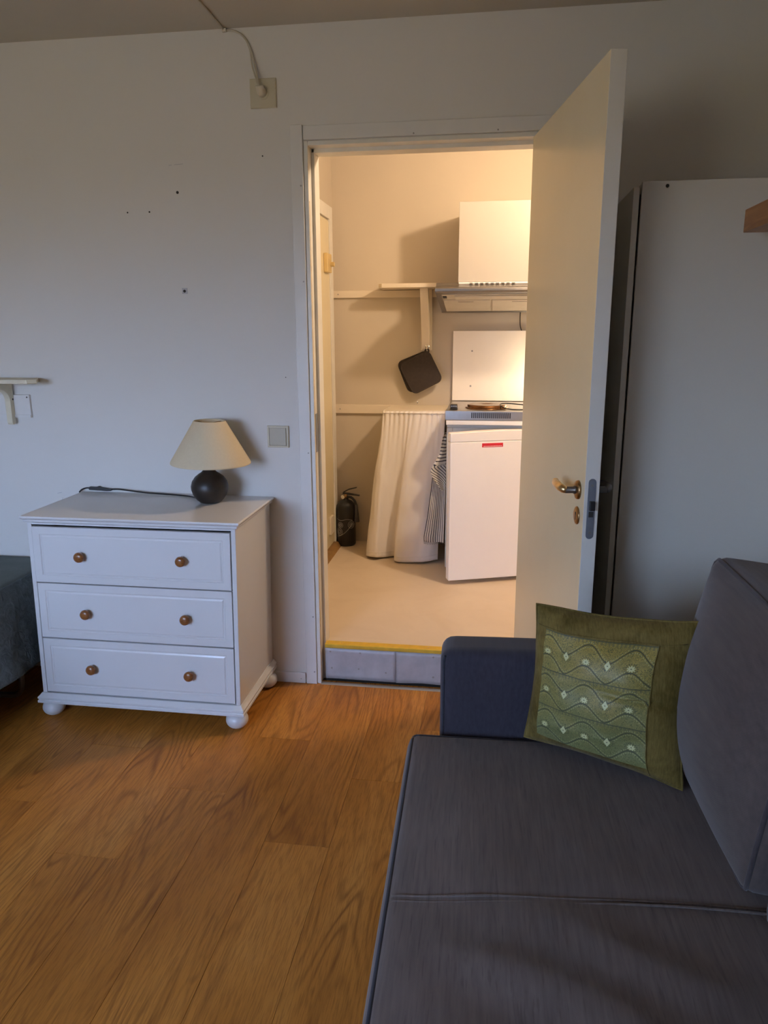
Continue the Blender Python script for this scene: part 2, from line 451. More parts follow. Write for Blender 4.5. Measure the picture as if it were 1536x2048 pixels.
box(bm, XL-.1, OX0, 0, .11, -.06, ZC+.3); box(bm, OX1, KX1+.1, 0, .11, -.06, ZC+.3); box(bm, OX0, OX1, 0, .11, OZ, ZC+.3)
wf = struct('wall_front', bm, 'wall_paint', label='pale painted wall with the doorway to the kitchen')
struct('wall_left', B(XL-.1, XL, YB-.1, 0, -.06, ZC+.1), 'wall_paint')
struct('wall_right', B(XR, XR+.1, YB-.1, 0, -.06, ZC+.1), 'wall_paint')
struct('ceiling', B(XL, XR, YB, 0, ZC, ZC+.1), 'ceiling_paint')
WX0, WX1, WZ0, WZ1 = -2.65, -1.15, .80, 1.95
bm = bmesh.new()
box(bm, XL, WX0, YB-.1, YB, -.06, ZC); box(bm, WX1, XR, YB-.1, YB, -.06, ZC); box(bm, WX0, WX1, YB-.1, YB, -.06, WZ0); box(bm, WX0, WX1, YB-.1, YB, WZ1, ZC)
struct('wall_back', bm, 'wall_paint')
wi = bpy.data.objects.new('window_1', None); C.objects.link(wi); wi['kind'] = 'structure'; wi['label'] = 'white framed window behind the viewer'
bm = bmesh.new(); t_ = .05
for a in ((WX0, WX0+t_, WZ0, WZ1), (WX1-t_, WX1, WZ0, WZ1), (WX0+t_, WX1-t_, WZ0, WZ0+t_), (WX0+t_, WX1-t_, WZ1-t_, WZ1), (-1.925, -1.875, WZ0+t_, WZ1-t_)):
    box(bm, a[0], a[1], YB-.085, YB-.025, a[2], a[3])
obj('window_frame', bm, 'trim_paint', wi)
# kitchen shell
struct('floor.001', B(KX0, KX1, .11, KY, KF-.1, KF), 'linoleum', label='beige linoleum floor of the raised kitchen')
struct('wall_kitchen_left', B(KX0-.1, KX0, .11, KY+.1, KF-.1, KC), 'kitchen_paint')
struct('wall_kitchen_back', B(KX0, KX1, KY, KY+.1, KF-.1, KC), 'kitchen_paint', label='cream kitchen wall behind shelf and hob')
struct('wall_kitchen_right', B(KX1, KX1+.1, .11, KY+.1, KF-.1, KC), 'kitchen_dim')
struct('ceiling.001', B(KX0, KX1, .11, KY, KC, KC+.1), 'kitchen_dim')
# marks on the wall: screw holes and a plastic wall plug
for (hx, hz, hr) in ((-1.189, 1.943, .0052), (-1.304, 1.878, .0032), (-1.391, 1.878, .0030), (-.858, 2.056, .0026), (-.80, 1.27, .0018)):
    obj('screw_hole', disc(bmesh.new(), (hx, .0005, hz), (0, -1, 0), hr, .0015, 10), 'hole_dark', wf)
bm = B(-1.195, -1.174, -.0022, .001, 1.582, 1.604)
wp = obj('wall_plug', bm, 'zinc', wf, label='square grey wall plug')
obj('screw_hole', disc(bmesh.new(), (-1.185, -.002, 1.592), (0, -1, 0), .0055, .0012, 10), 'hole_dark', wp)
for (sx, sz, ln, an) in ((-1.178, 2.039, .034, .05), (-1.21, 2.037, .012, .1), (-1.79, .79, .02, .2), (-1.78, .765, .012, 1.1)):
    bm = bmesh.new(); d = V(math.cos(an), 0, math.sin(an))*ln/2; c = V(sx, -.0002, sz)
    tube(bm, [c-d, c+d], .0009, 5)
    obj('scuff_mark', bm, 'zinc', wf)

# ------------------------------------------------------------------ casings, baseboard
bm = B(-.752, -.707, -.012, 0, 0, 2.152)
t1 = struct('trim_1', bm, 'trim_paint', bevel=.002, label='pale casing board left of the doorway')
for zz in (.055, .30, .98, 1.95, 1.62):
    obj('nail_head', disc(bmesh.new(), (-.716, -.0118, zz), (0, -1, 0), .0032, .0014, 8), 'screw_metal', t1)
bm = B(-.7045, .19, -.011, 0, 2.101, 2.148)
t2 = struct('trim_2', bm, 'trim_paint', bevel=.002, label='pale casing board over the doorway')
for xx in (-.31, -.02):
    obj('nail_head', disc(bmesh.new(), (xx, -.0108, 2.108), (0, -1, 0), .003, .0014, 8), 'screw_metal', t2)
struct('trim_3', B(.157, .20, -.010, 0, 0, 2.10), 'trim_paint', bevel=.002)
bb = struct('baseboard_front', B(XL, -.756, -.012, 0, 0, .046), 'trim_paint', bevel=.002)
struct('baseboard_front.001', B(.2, XR, -.012, 0, 0, .046), 'trim_paint', bevel=.002)
struct('baseboard_left', B(XL, XL+.012, YB, -.012, 0, .046), 'trim_paint', bevel=.002)
obj('nail_head', disc(bmesh.new(), (-.775, -.0118, .02), (0, -1, 0), .0022, .001, 8), 'screw_metal', bb)

# ------------------------------------------------------------------ the door: frame and open leaf
d1 = bpy.data.objects.new('door_1', None); C.objects.link(d1); d1['kind'] = 'structure'; d1['label'] = 'cream flush door standing open into the room beside the wardrobe'
HZ = 2.084
def jamb(sgn, xo):        # profile of a rebated jamb, sgn=+1 for the left one
    P = [(0, -.004), (.015, -.004), (.015, .047), (.027, .047), (.027, .118), (0, .118)]
    poly = [(xo+sgn*a, b) for a, b in P]
    return prism(bmesh.new(), poly, 2, 0.0, OZ-.001)
jl = obj('door_jamb', jamb(1, -.7055), 'jamb_paint', d1, bevel=.0015)
obj('door_jamb', jamb(-1, .1545), 'jamb_paint', d1, bevel=.0015)
P = [(-.004, OZ-.001), (-.004, OZ-.016), (.047, OZ-.016), (.047, OZ-.030), (.118, OZ-.030), (.118, OZ-.001)]
obj('door_head', prism(bmesh.new(), P, 0, -.690, .139), 'jamb_paint', d1, bevel=.0015)
obj('tan_strip', B(-.6912, -.6899, .002, .0085, .02, 1.9), 'tan_edge', jl)  # thin tan strip along the rebate of the left jamb
sp_ = obj('strike_plate', B(-.6905, -.6885, .012, .036, .98, 1.13), 'lock_steel', jl)
leaf = obj('door_leaf', B(0, .825, -.04, 0, .03, HZ-.003), ['door_paint', 'door_edge_paint'], d1, loc=(.139, -.001, 0), rot=(0, 0, math.atan2(-.985, .172)), bevel=.0015)
for p in leaf.data.polygons:
    if abs(p.normal.x) > .9 or p.normal.y > .9: p.material_index = 1
def lever(side):
    s = -1 if side == 'kitchen' else 1
    y0 = -.04 if s < 0 else 0.0
    hx, hz = .770, 1.017
    bm = bmesh.new(); tube(bm, [V(hx, y0, hz), V(hx, y0+s*.004, hz), V(hx, y0+s*.0075, hz), V(hx, y0+s*.009, hz)], lambda t: .026 if t < .4 else (.024 if t < .8 else .016), 28)
    ros = obj('handle_rosette', bm, 'old_brass', leaf, smooth=True)
    bm = bmesh.new(); tube(bm, [V(hx, y0+s*.006, hz), V(hx, y0+s*.014, hz), V(hx, y0+s*.015, hz), V(hx, y0+s*.037, hz)], lambda t: .0115 if t < .5 else .0095, 20)
    obj('handle_neck', bm, 'handle_dark', leaf, smooth=True)
    bm = bmesh.new(); pts = smooth_path([V(hx, y0+s*.035, hz), V(hx-.003, y0+s*.041, hz+.002), V(hx-.018, y0+s*.045, hz+.004), V(hx-.06, y0+s*.043, hz+.003), V(hx-.10, y0+s*.038, hz-.001), V(hx-.118, y0+s*.034, hz+.002)], 6)
    tube(bm, pts, lambda t: .0095+.002*math.sin(t*PI), 16)
    obj('handle_grip', bm, 'brass_warm_glint' if s < 0 else 'handle_dark', leaf, smooth=True, label='grip with warm reflected light in its golden colour' if s < 0 else 'dark grip')  # kitchen side: warm reflection put into the grip colour, other side left dark
    kz = .945
    bm = bmesh.new(); tube(bm, [V(hx, y0, kz), V(hx, y0+s*.003, kz), V(hx, y0+s*.005, kz)], lambda t: .025 if t < .7 else .021, 28)
    kp = obj('keyhole_plate', bm, 'old_brass', leaf, smooth=True)
    bm = bmesh.new(); disc(bm, (hx, y0+s*.0049, kz+.006), (0, s, 0), .0045, .0006); box(bm, hx-.002, hx+.002, y0+s*.0050, y0+s*.0056, kz-.012, kz+.006)
    obj('keyhole', bm, 'hole_dark', leaf)
lever('kitchen'); lever('room')
bm = bmesh.new(); pr = []
for i in range(9): pr.append((-.02+.0105*math.cos(PI*i/8), 1.0475+.0105*math.sin(PI*i/8)))
for i in range(9): pr.append((-.02-.0105*math.cos(PI*i/8), .9025-.0105*math.sin(PI*i/8)))
prism(bm, pr, 0, .8235, .8262)
lk = obj('lock_plate', bm, 'lock_steel', leaf)
obj('latch_bolt', B(.826, .838, -.026, -.012, .972, .998), 'black_plastic', leaf, bevel=.002)
obj('bolt_slot', B(.826, .8275, -.0255, -.0135, .953, .968), 'hole_dark', leaf)
for zz in (1.040, .910):
    obj('lock_screw', disc(bmesh.new(), (.826, -.02, zz), (1, 0, 0), .004, .0012, 10), 'screw_metal', leaf)
for zz in (.25, 1.05, 1.85):
    bm = bmesh.new(); tube(bm, [V(.1425, -.010, zz-.045), V(.1425, -.010, zz+.045)], .0065, 12)
    obj('hinge', bm, 'screw_metal', d1, smooth=True)

# ------------------------------------------------------------------ the step into the kitchen
st = thing('step', 'metal-faced step with a yellow edge strip in the doorway', 'step', (-.27, .03, 0))
def cb(*a): # box in world coordinates under an empty at loc
    def f(par):
        l = par.location; bm = bmesh.new(); box(bm, a[0]-l.x, a[1]-l.x, a[2]-l.y, a[3]-l.y, a[4]-l.z, a[5]-l.z); return bm
    return f
obj('riser_board', cb(-.678, .127, .034, .112, -.008, .158)(st), 'dark_gap', st)
def plate(x0, x1, seed):
    l = st.location
    def f(u, v):
        xx = x0+(x1-x0)*u; zz = .012+(.150-.012)*v
        yy = .0275-.004*noise.noise(V(xx*7+seed, zz*9, 0))-.002*(1-v)**2
        zz += .004*noise.noise(V(xx*9+seed, 5, 0))*(1-v)
        return V(xx-l.x, yy-l.y, zz)
    return obj('metal_plate', grid(f, 24, 8), 'zinc', st, smooth=True, recalc=False, thick=.0015)
p1 = plate(-.677, -.3785, 0); p2 = plate(-.3775, .126, 3)
for pp, lst in ((p1, ((-.655, .134), (-.528, .134), (-.65, .06), (-.535, .062), (-.42, .052))), (p2, ((-.357, .134), (-.222, .134), (-.36, .055), (-.222, .045), (-.05, .134), (.09, .055)))):
    for sx, sz in lst:
        obj('screw', disc(bmesh.new(), (sx+.27, -.0035, sz), (0, -1, 0), .0042, .0015, 10), 'screw_metal', pp)
l = st.location
bm = prism(bmesh.new(), [(.024-l.y, .1515), (.024-l.y, .166), (.028-l.y, .1685), (.060-l.y, .1685), (.060-l.y, .1600), (.0320-l.y, .1600), (.0320-l.y, .1515)], 0, -.677-l.x, .126-l.x)
es = obj('edge_strip', bm, 'yellow_trim', st)
for xx in (-.61, -.245, .05): obj('screw', disc(bmesh.new(), (xx-l.x, .045-l.y, .1683), (0, 0, 1), .004, .001, 10), 'brass_warm_glint', es)
obj('landing', cb(-.678, .127, .060, .112, .158, .161)(st), 'linoleum', st)
bm = prism(bmesh.new(), [(-.012-l.y, .0002), (-.008-l.y, .0042), (.006-l.y, .0042), (.010-l.y, .0002)], 0, -.690-l.x, .139-l.x)
obj('threshold_strip', bm, 'alu', st)

# ------------------------------------------------------------------ chest of drawers
ch = thing('chest_of_drawers', 'white three-drawer chest with brown wooden knobs and ball feet', 'chest of drawers', (-1.28, -.22, 0))
CL = ch.location
def shear(bm):             # the carcass has racked a little to the right over the years
    for v in bm.verts:
        v.co.x += .0219*(v.co.z-.07)*(1 if v.co.z > .07 else 0)
    for v in bm.verts: v.co -= CL
    return bm
def moulded(x0, x1, y0, y1, prof):
    """slab whose edge follows prof = [(offset outward, z)...] on front and sides"""
    bm = bmesh.new(); rings = []
    for o_, z in prof:
        rings.append([bm.verts.new(p) for p in ((x0-o_, y0-o_, z), (x1+o_, y0-o_, z), (x1+o_, y1, z), (x0-o_, y1, z))])
    for a, b in zip(rings, rings[1:]):
        for i in range(4): bm.faces.new((a[i], a[(i+1) % 4], b[(i+1) % 4], b[i]))
    bm.faces.new(rings[0][::-1]); bm.faces.new(rings[-1]); return bm
X0, X1 = -1.684, -.897
bx0, by0 = X0, -.418
bm = bmesh.new()
box(bm, X0, X0+.017, by0, -.012, .100, .778); carc = obj('side_panel', shear(bm), 'white_lacquer', ch, bevel=.0015)
bm = bmesh.new(); box(bm, X1-.017, X1, by0, -.012, .100, .778); obj('side_panel', shear(bm), 'white_lacquer', ch, bevel=.0015)
bm = bmesh.new(); box(bm, X0+.017, X1-.017, by0+.003, by0+.02, .766, .778); obj('front_rail', shear(bm), 'white_lacquer', ch)
bm = bmesh.new(); box(bm, X0+.017, X1-.017, -.03, -.015, .10, .778); obj('back_panel', shear(bm), 'white_lacquer', ch)
obj('top', shear(moulded(X0, X1, by0, -.003, [(.004, .774), (.009, .778), (.009, .786), (.014, .788), (.0175, .793), (.0175, .797), (.015, .800)])), 'white_lacquer', ch, bevel=.001)
obj('plinth', shear(moulded(X0, X1, by0, -.006, [(.006, .060), (.0165, .063), (.0165, .072), (.012, .076), (.016, .080), (.016, .086), (.010, .092), (.003, .101)])), 'white_lacquer', ch, bevel=.001)
for (z0, z1, pull) in ((.5485, .7590, 0.003), (.3295, .5430, 0), (.1065, .3240, 0)):
    x0, x1 = X0+.0195, X1-.0200; yf = by0-.001-pull
    bm = bmesh.new()
    def ring(ins, y): return [bm.verts.new(p) for p in ((x0+ins, y, z0+ins), (x1-ins, y, z0+ins), (x1-ins, y, z1-ins), (x0+ins, y, z1-ins))]
    R_ = [ring(0, yf+.017), ring(0, yf+.0008), ring(.0008, yf), ring(.027, yf), ring(.0295, yf+.0026), ring(.0325, yf+.0026), ring(.038, yf+.0004)]
    for a, b in zip(R_, R_[1:]):
        for i in range(4): bm.faces.new((a[i], a[(i+1) % 4], b[(i+1) % 4], b[i]))
    bm.faces.new(R_[0][::-1]); bm.faces.new(R_[-1])
    dr = obj('drawer', shear(bm), 'white_lacquer', ch)
    bm = bmesh.new(); box(bm, x0+.008, x1-.008, yf+.017, -.06, z0+.012, z1-.03); obj('drawer_box', shear(bm), 'dark_gap', dr)
    for kx in (-1.463, -1.079):
        zc = {.5485: .654, .3295: .4335, .1065: .2135}[z0]
        bm = bmesh.new()
        prof = [(0.0005, 0), (.0085, 0), (.0082, .006), (.0125, .009), (.0175, .013), (.0192, .019), (.0178, .025), (.0130, .029), (.006, .0302), (.0005, .0305)]
        lathe(bm, prof, 24)
        for v in bm.verts:
            p = v.co.copy(); kxx = kx-.0219*(zc-.07)-.003
            v.co = V(kxx+p.x, yf+.001-p.z, zc+p.y)
        obj('knob', shear(bm), 'knob_wood', dr, smooth=True)
for fx, fy in ((-1.662, -.392), (-.922, -.392), (-1.662, -.058), (-.908, -.058)):
    bm = bmesh.new(); n = 14; prof = []
    for i in range(n+1):
        a = -PI/2+.42+(PI-.42-.45)*i/n
        prof.append((.042*math.cos(a), .031+.034*math.sin(a)))
    z0 = prof[0][1]; prof = [(r, z-z0) for r, z in prof]; prof.append((.020, .0605))
    lathe(bm, prof, 28, (fx-CL.x, fy-CL.y, 0)); obj('foot', bm, 'white_lacquer', ch, smooth=True)

# ------------------------------------------------------------------ table lamp on the chest
TZ = .8
tl = thing('table_lamp', 'table lamp with round dark base and cream conical shade on the chest', 'lamp', (-1.080, -.130, TZ))
prof = [(.001, 0), (.034, 0), (.040, .003), (.052, .014), (.064, .031), (.0705, .052), (.0712, .066), (.066, .084), (.054, .101), (.040, .112), (.029, .119), (.0225, .126), (.0205, .134), (.0215, .141), (.0255, .146), (.0265, .151), (.0250, .156), (.019, .159), (.012, .160), (.012, .172), (.001, .172)]
obj('base', lathe(bmesh.new(), prof, 48), 'ceramic', tl, smooth=True)
bm = bmesh.new()
pr = [(.1485, .157), (.1480, .153), (.1495, .153), (.1500, .158), (.0590, .315), (.0580, .3165), (.0565, .3145)]
pr = [(.147, .158), (.0565, .3135), (.0582, .3160), (.0598, .3145), (.1508, .159), (.1512, .1545), (.1490, .1535), (.147, .158)]
lathe(bm, pr, 64, cap=False)
sh = obj('lamp_shade', bm, 'lamp_shade', tl, smooth=True, loc=(.006, 0, 0), rot=(0, math.radians(1.5), 0))
bm = bmesh.new()
for k in range(3):
    a = k*2*PI/3+.5; tube(bm, [V(0, 0, .303), V(.0575*math.cos(a), .0575*math.sin(a), .3115)], .0012, 6)
tube(bm, [V(.011*math.cos(a), .011*math.sin(a), .303) for a in [i*PI/6 for i in range(12)]], .0015, 6, closed=True)
obj('shade_ring', bm, 'old_brass', tl, smooth=True)
bm = bmesh.new(); lathe(bm, [(.001, .17), (.014, .17), (.014, .21), (.012, .212), (.026, .250), (.028, .265), (.022, .284), (.001, .292)], 20)
obj('bulb', bm, 'cream_plastic', tl, smooth=True)
l = tl.location
path = smooth_path([V(-1.140, -.105, .806), V(-1.19, -.060, .804), V(-1.26, -.040, .804), V(-1.33, -.032, .805), V(-1.40, -.026, .807), V(-1.47, -.020, .812), V(-1.515, -.016, .8155), V(-1.548, -.014, .8145)], 6)
obj('cord', tube(bmesh.new(), [p-l for p in path], .0031, 8), 'black_plastic', tl, smooth=True)
bm = bmesh.new()
prism(bm, [(-.045, -.007), (-.048, .001), (-.044, .0055), (-.013, .0062), (-.009, .0095), (-.002, .0095), (.004, .0062), (.034, .0035), (.050, .0015), (.050, -.0055), (.030, -.0075)], 1, -.008, .008)
obj('cord_switch', bm, 'black_plastic', tl, loc=V(-1.600, -.0125, .8155)-l, rot=(0, .05, .05), bevel=.0015)
path = smooth_path([V(-1.645, -.011, .8165), V(-1.664, -.010, .8155), V(-1.682, -.012, .809), V(-1.694, -.013, .798)], 5)
obj('cord', tube(bmesh.new(), [p-l for p in path], .0031, 8), 'black_plastic', tl, smooth=True)

# ------------------------------------------------------------------ switch, socket, ceiling cable
sw = thing('light_switch', 'square beige light switch on the wall right of the lamp', 'light switch', (-.8375, 0, 1.0415))
bm = bmesh.new(); hs = .0425
P4 = lambda s, y: [bm.verts.new((a*s, y, b*s)) for a, b in ((-1, -1), (1, -1), (1, 1), (-1, 1))]
R_ = [P4(hs, 0), P4(hs, -.007), P4(hs-.002, -.009), P4(hs-.007, -.009), P4(hs-.0075, -.005)]
for a, b in zip(R_, R_[1:]):
    for i in range(4): bm.faces.new((a[i], a[(i+1) % 4], b[(i+1) % 4], b[i]))
bm.faces.new(R_[0][::-1]); bm.faces.new(R_[-1])
obj('switch_frame', bm, 'beige_plastic', sw)
bm = bmesh.new(); prism(bm, [(-.005, -.034), (-.0105, -.034), (-.0085, .034), (-.005, .034)], 0, -.034, .0325)
obj('rocker', bm, 'beige_plastic_dark', sw, bevel=.001)
so = thing('wall_socket', 'square beige socket plate high on the wall', 'socket', (-.8455, 0, 2.259))
bm = bmesh.new(); hs = .0475
R_ = [P4(hs, 0), P4(hs, -.006), P4(hs-.003, -.008)]
for a, b in zip(R_, R_[1:]):
    for i in range(4): bm.faces.new((a[i], a[(i+1) % 4], b[(i+1) % 4], b[i]))
bm.faces.new(R_[0][::-1]); bm.faces.new(R_[-1])
obj('cover_plate', bm, 'beige_plastic', so)
bm = bmesh.new(); tube(bm, [V(0, -.0075, 0), V(0, -.0095, 0)], .021, 28); obj('socket_face', bm, 'beige_plastic', so, smooth=False)
cc = thing('power_cable', 'cream cable with plug running from the high socket to the ceiling', 'cable', (-.8475, -.0095, 2.262))
l = cc.location
bm = bmesh.new(); tube(bm, [V(0, 0, -.002), V(0, -.016, -.001), V(0, -.026, .004), V(0, -.030, .012)], lambda t: .0165-.003*t, 18)
obj('plug', bm, 'cream_plastic', cc, smooth=True)
pts = smooth_path([V(-.852, -.034, 2.275), V(-.860, -.022, 2.31), V(-.872, -.012, 2.355), V(-.884, -.008, 2.40), V(-.905, -.006, 2.437), V(-.935, -.006, 2.458), V(-.968, -.006, 2.464)], 6)
obj('cord', tube(bmesh.new(), [p-l for p in pts], .0034, 8), 'cable_white', cc, smooth=True)
pts = smooth_path([V(-.853, -.034, 2.277), V(-.867, -.022, 2.31), V(-.880, -.012, 2.35), V(-.885, -.008, 2.392), V(-.893, -.007, 2.415)], 6)
obj('cord', tube(bmesh.new(), [p-l for p in pts], .0028, 8), 'cable_white', cc, smooth=True)
pts = smooth_path([V(-.968, -.006, 2.464), V(-.978, -.010, 2.4665), V(-.978, -.06, 2.467), V(-.974, -.25, 2.467), V(-.968, -.6, 2.467), V(-.96, -1.4, 2.467)], 6)
obj('cord', tube(bmesh.new(), [p-l for p in pts], .0034, 8), 'cable_white', cc, smooth=True)
obj('cable_clip', B(-.984-l.x, -.968-l.x, -.014-l.y, -l.y, 2.458-l.z, 2.469-l.z), 'cream_plastic', cc, bevel=.002)

# ------------------------------------------------------------------ small wall shelf at the left
wsf = thing('wall_shelf', 'small cream wall shelf on a curved bracket above the bed', 'shelf', (-2.2, 0, 1.26))
l = wsf.location
pl = [(-2.7, 0), (-2.7, -.148), (-1.775, -.148), (-1.752, -.125), (-1.800, 0)]
pl = [(-2.7, -.0), (-2.7, -.128), (-1.800, -.128), (-1.774, -.100), (-1.830, 0)]
obj('shelf_board', prism(bmesh.new(), [(a-l.x, b-l.y) for a, b in pl], 2, 1.247-l.z, 1.264-l.z), 'cream_wood', wsf, bevel=.002)
rb = obj('wall_rail', B(-2.7-l.x, -1.872-l.x, -.012, 0, 1.104-l.z, 1.196-l.z), 'trim_paint', wsf, bevel=.002)
obj('rail_lip', B(-2.7-l.x, -1.872-l.x, -.016, -.012, 1.104-l.z, 1.115-l.z), 'trim_paint', wsf)
for bx in (-1.965, -2.5):
    poly = [(-.012, 1.082), (-.030, 1.076), (-.036, 1.085), (-.034, 1.17)]
    for i in range(7):
        a = PI*.5*i/6
        poly.append((-.034-.062*(1-math.cos(a)), 1.17+.052*math.sin(a)))
    poly += [(-.11, 1.226), (-.11, 1.2465), (-.012, 1.2465)]
    br = obj('bracket', prism(bmesh.new(), [(a-l.y, b-l.z) for a, b in poly], 0, bx-l.x, bx+.024-l.x), 'cream_wood', wsf, bevel=.0015)
    obj('screw', disc(bmesh.new(), (bx+.024-l.x, -.018, 1.178-l.z), (1, 0, 0), .004, .001, 8), 'hole_dark', br)
obj('screw', disc(bmesh.new(), (-1.882-l.x, -.012, 1.186-l.z), (0, -1, 0), .003, .001, 8), 'hole_dark', rb)

# ------------------------------------------------------------------ bed at the left edge
bd = thing('bed', 'bed under a quilted grey-green cover left of the chest', 'bed', (-2.27, -1.03, 0))
l = bd.location
bx1, bx0_, by1, by0_, zt, zb = -1.822, -2.73, -.008, -2.05, .512, .165
def side(u, v):     # hanging side of the cover, v from the top down
    y = by1+(by0_-by1)*u; z = zt-.008-(zt-.008-zb)*v
    n1 = noise.noise(V(y*9, z*9, 1.3))*.007+noise.noise(V(y*26, z*24, 4.3))*.0045
    x = bx1+.002+.052*v+.007*math.sin(y*13+1)*v*v+n1*min(1, v*3)
    z += .006*math.sin(y*8)*v
    return V(x-l.x, y-l.y, z)
obj('cover_side', grid(side, 200, 44), 'bedspread', bd, smooth=True, recalc=False, thick=.006, label='quilted hanging side of the cover')
def puff(u, v, w, p):
    if w > 0: p.z += .012*(1-u*u)*(1-v*v)
    return p
bm = cushion(cushion_map((bx1-bx0_)/2, (by1-by0_)/2, .11, .022, puff), (20, 30, 6))
bmesh.ops.translate(bm, verts=bm.verts[:], vec=V((bx1+bx0_)/2, (by1+by0_)/2, zt-.11)-l)
obj('mattress', bm, 'bed_top', bd, smooth=True)
obj('bed_frame', cb(bx0_+.02, bx1-.02, by0_+.03, by1-.01, .22, .30)(bd), 'dark_steel', bd)
for yy in (-.30, -1.85):
    pts = smooth_path([V(-1.86, yy, .23), V(-1.855, yy, .08), V(-1.87, yy-.0, .03), V(-1.91, yy, .012), V(-2.1, yy, .012), V(-2.64, yy, .012), V(-2.68, yy, .03), V(-2.69, yy, .23)], 6)
    obj('leg', tube(bmesh.new(), [p-l for p in pts], .0115, 10), 'dark_steel', bd, smooth=True)

# ------------------------------------------------------------------ wardrobe and oak shelf at the right
wd = thing('wardrobe', 'tall pale grey wardrobe standing behind the open door', 'wardrobe', (.62, -.28, 0))
wy0, wz = -.55, 1.836
sp2 = obj('side_panel', cb(.379, .862, wy0, wy0+.016, .0, wz)(wd), 'melamine', wd, bevel=.0012)
l = wd.location
obj('screw_hole', disc(bmesh.new(), (.445-l.x, wy0-l.y+.0003, 1.823), (0, -1, 0), .0048, .001, 10), 'hole_dark', sp2)
obj('side_panel', cb(.379, .862, -.036, -.020, .0, wz)(wd), 'melamine', wd)
obj('top_panel', cb(.379, .862, wy0+.016, -.036, wz-.03, wz-.004)(wd), 'melamine', wd)
obj('back_panel', cb(.852, .860, wy0+.016, -.036, .06, wz-.03)(wd), 'melamine', wd)
obj('base_panel', cb(.39, .852, wy0+.016, -.036, .05, .07)(wd), 'melamine', wd)
for a, b in ((wy0+.002, -.288), (-.284, -.022)):
    obj('door', cb(.357, .3735, a, b, .04, wz-.014)(wd), 'melamine', wd, bevel=.001)
os_ = obj('wall_shelf', B(.620, .869, -1.72, -.663, 1.685, 1.741), 'oak_shelf', bevel=.0015)
os_['label'] = 'thick oak board shelf on the right wall beside the wardrobe'; os_['category'] = 'shelf'

# ------------------------------------------------------------------ sofa
sf = thing('sofa', 'dark blue-grey fabric sofa with piped cushions along the right wall', 'sofa', (-.19, -1.10, 0), math.radians(1.6))
def put(bm, c):
    bmesh.ops.translate(bm, verts=bm.verts[:], vec=V(*c)); return bm
# local: x into the sofa, y negative towards the viewer
def fold(p, s):
    return noise.noise(p*s)
def seatpuff(u, v, w, p):
    k = (1-abs(u)**2.6)*(1-abs(v)**6)
    if w > 0:
        p.z += .030*k
        q = V(p.x*2.4, p.y*5.5+p.x*2.2, 0)
        far = max(0, min(1, (.35-p.y)*2.2))*(1-abs(u)**4)
        p.z += .045*far*(.5-abs(noise.noise(q*1.0+V(3, 1, 0)))*1.9) + .010*far*noise.noise(q*2.3+V(1, 5, 0)) + .006*noise.noise(p*6)*k
        yy = p.y-.312
        p.z -= .007*math.exp(-(yy-.01*math.sin(p.x*6))**2/.00022)*(1-abs(u)**8)
    p.x -= .010*(1-w*w)*(1 if u < 0 else 0)*abs(u)
    return p
SX, SY, SZ = .41, .88, .085
fm = cushion_map(SX, SY, SZ, .022, seatpuff)
SCn = (SX, -.012-SY, .445-SZ)
obj('seat_cushion', put(cushion(fm, (60, 110, 8)), SCn), 'sofa_fabric', sf, smooth=True)
def pipe(f, uvws, r, c, name='piping', par=None, off=V(0, 0, 0), mat='sofa_piping'):
    pts = [f(*t)+V(*c)+off for t in uvws]
    return obj(name, tube(bmesh.new(), pts, r, 8, closed=False), mat, sf if par is None else par, smooth=True)
N_ = 60
pipe(fm, [(-1, t*2/N_-1, 1) for t in range(N_+1)], .0045, SCn, off=V(0, 0, .001))
pipe(fm, [(t*2/N_-1, 1, 1) for t in range(N_+1)], .0045, SCn, off=V(0, 0, .001))
for dy in (0, -.012):
    pts = []
    for t in range(N_+1):
        u = -.97+1.94*t/N_
        p = fm(u, (.312+dy)/SY, 1)
        pts.append(p+V(*SCn)+V(0, .01*math.sin(p.x*6), .0012))
    obj('seam', tube(bmesh.new(), pts, .0022, 6), 'sofa_fabric', sf, smooth=True)
# arm
def armpuff(u, v, w, p):
    p.y += .006*v*(1-u*u)*(1-w*w)
    if w > 0: p.z += .004*(1-abs(u)**3)
    return p
ax0, ax1 = .072, .95
AX, AY, AZ = (ax1-ax0)/2, .066, .301
fa = cushion_map(AX, AY, AZ, .032, armpuff)
AC = (ax0+AX, .012+AY+.002, .055+AZ)
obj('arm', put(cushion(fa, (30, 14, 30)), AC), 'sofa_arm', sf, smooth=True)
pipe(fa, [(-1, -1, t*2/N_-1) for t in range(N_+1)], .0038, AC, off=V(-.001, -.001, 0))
obj('arm', put(cushion(fa, (30, 14, 30)), (AC[0], -2.05, AC[2])), 'sofa_fabric', sf, smooth=True)
bm = bmesh.new(); box(bm, .06, .96, -1.97, .07, .06, .275); obj('base', bm, 'sofa_fabric', sf, bevel=.015)
bm = bmesh.new(); box(bm, .80, .97, -1.97, .0, .06, .74); obj('backrest', bm, 'sofa_fabric', sf, bevel=.03, seg=4)
for lx, ly in ((.12, .02), (.90, .02), (.12, -1.92), (.90, -1.92)):
    obj('leg', lathe(bmesh.new(), [(.02, 0), (.026, .06)], 16, (lx, ly, 0)), 'black_plastic', sf)
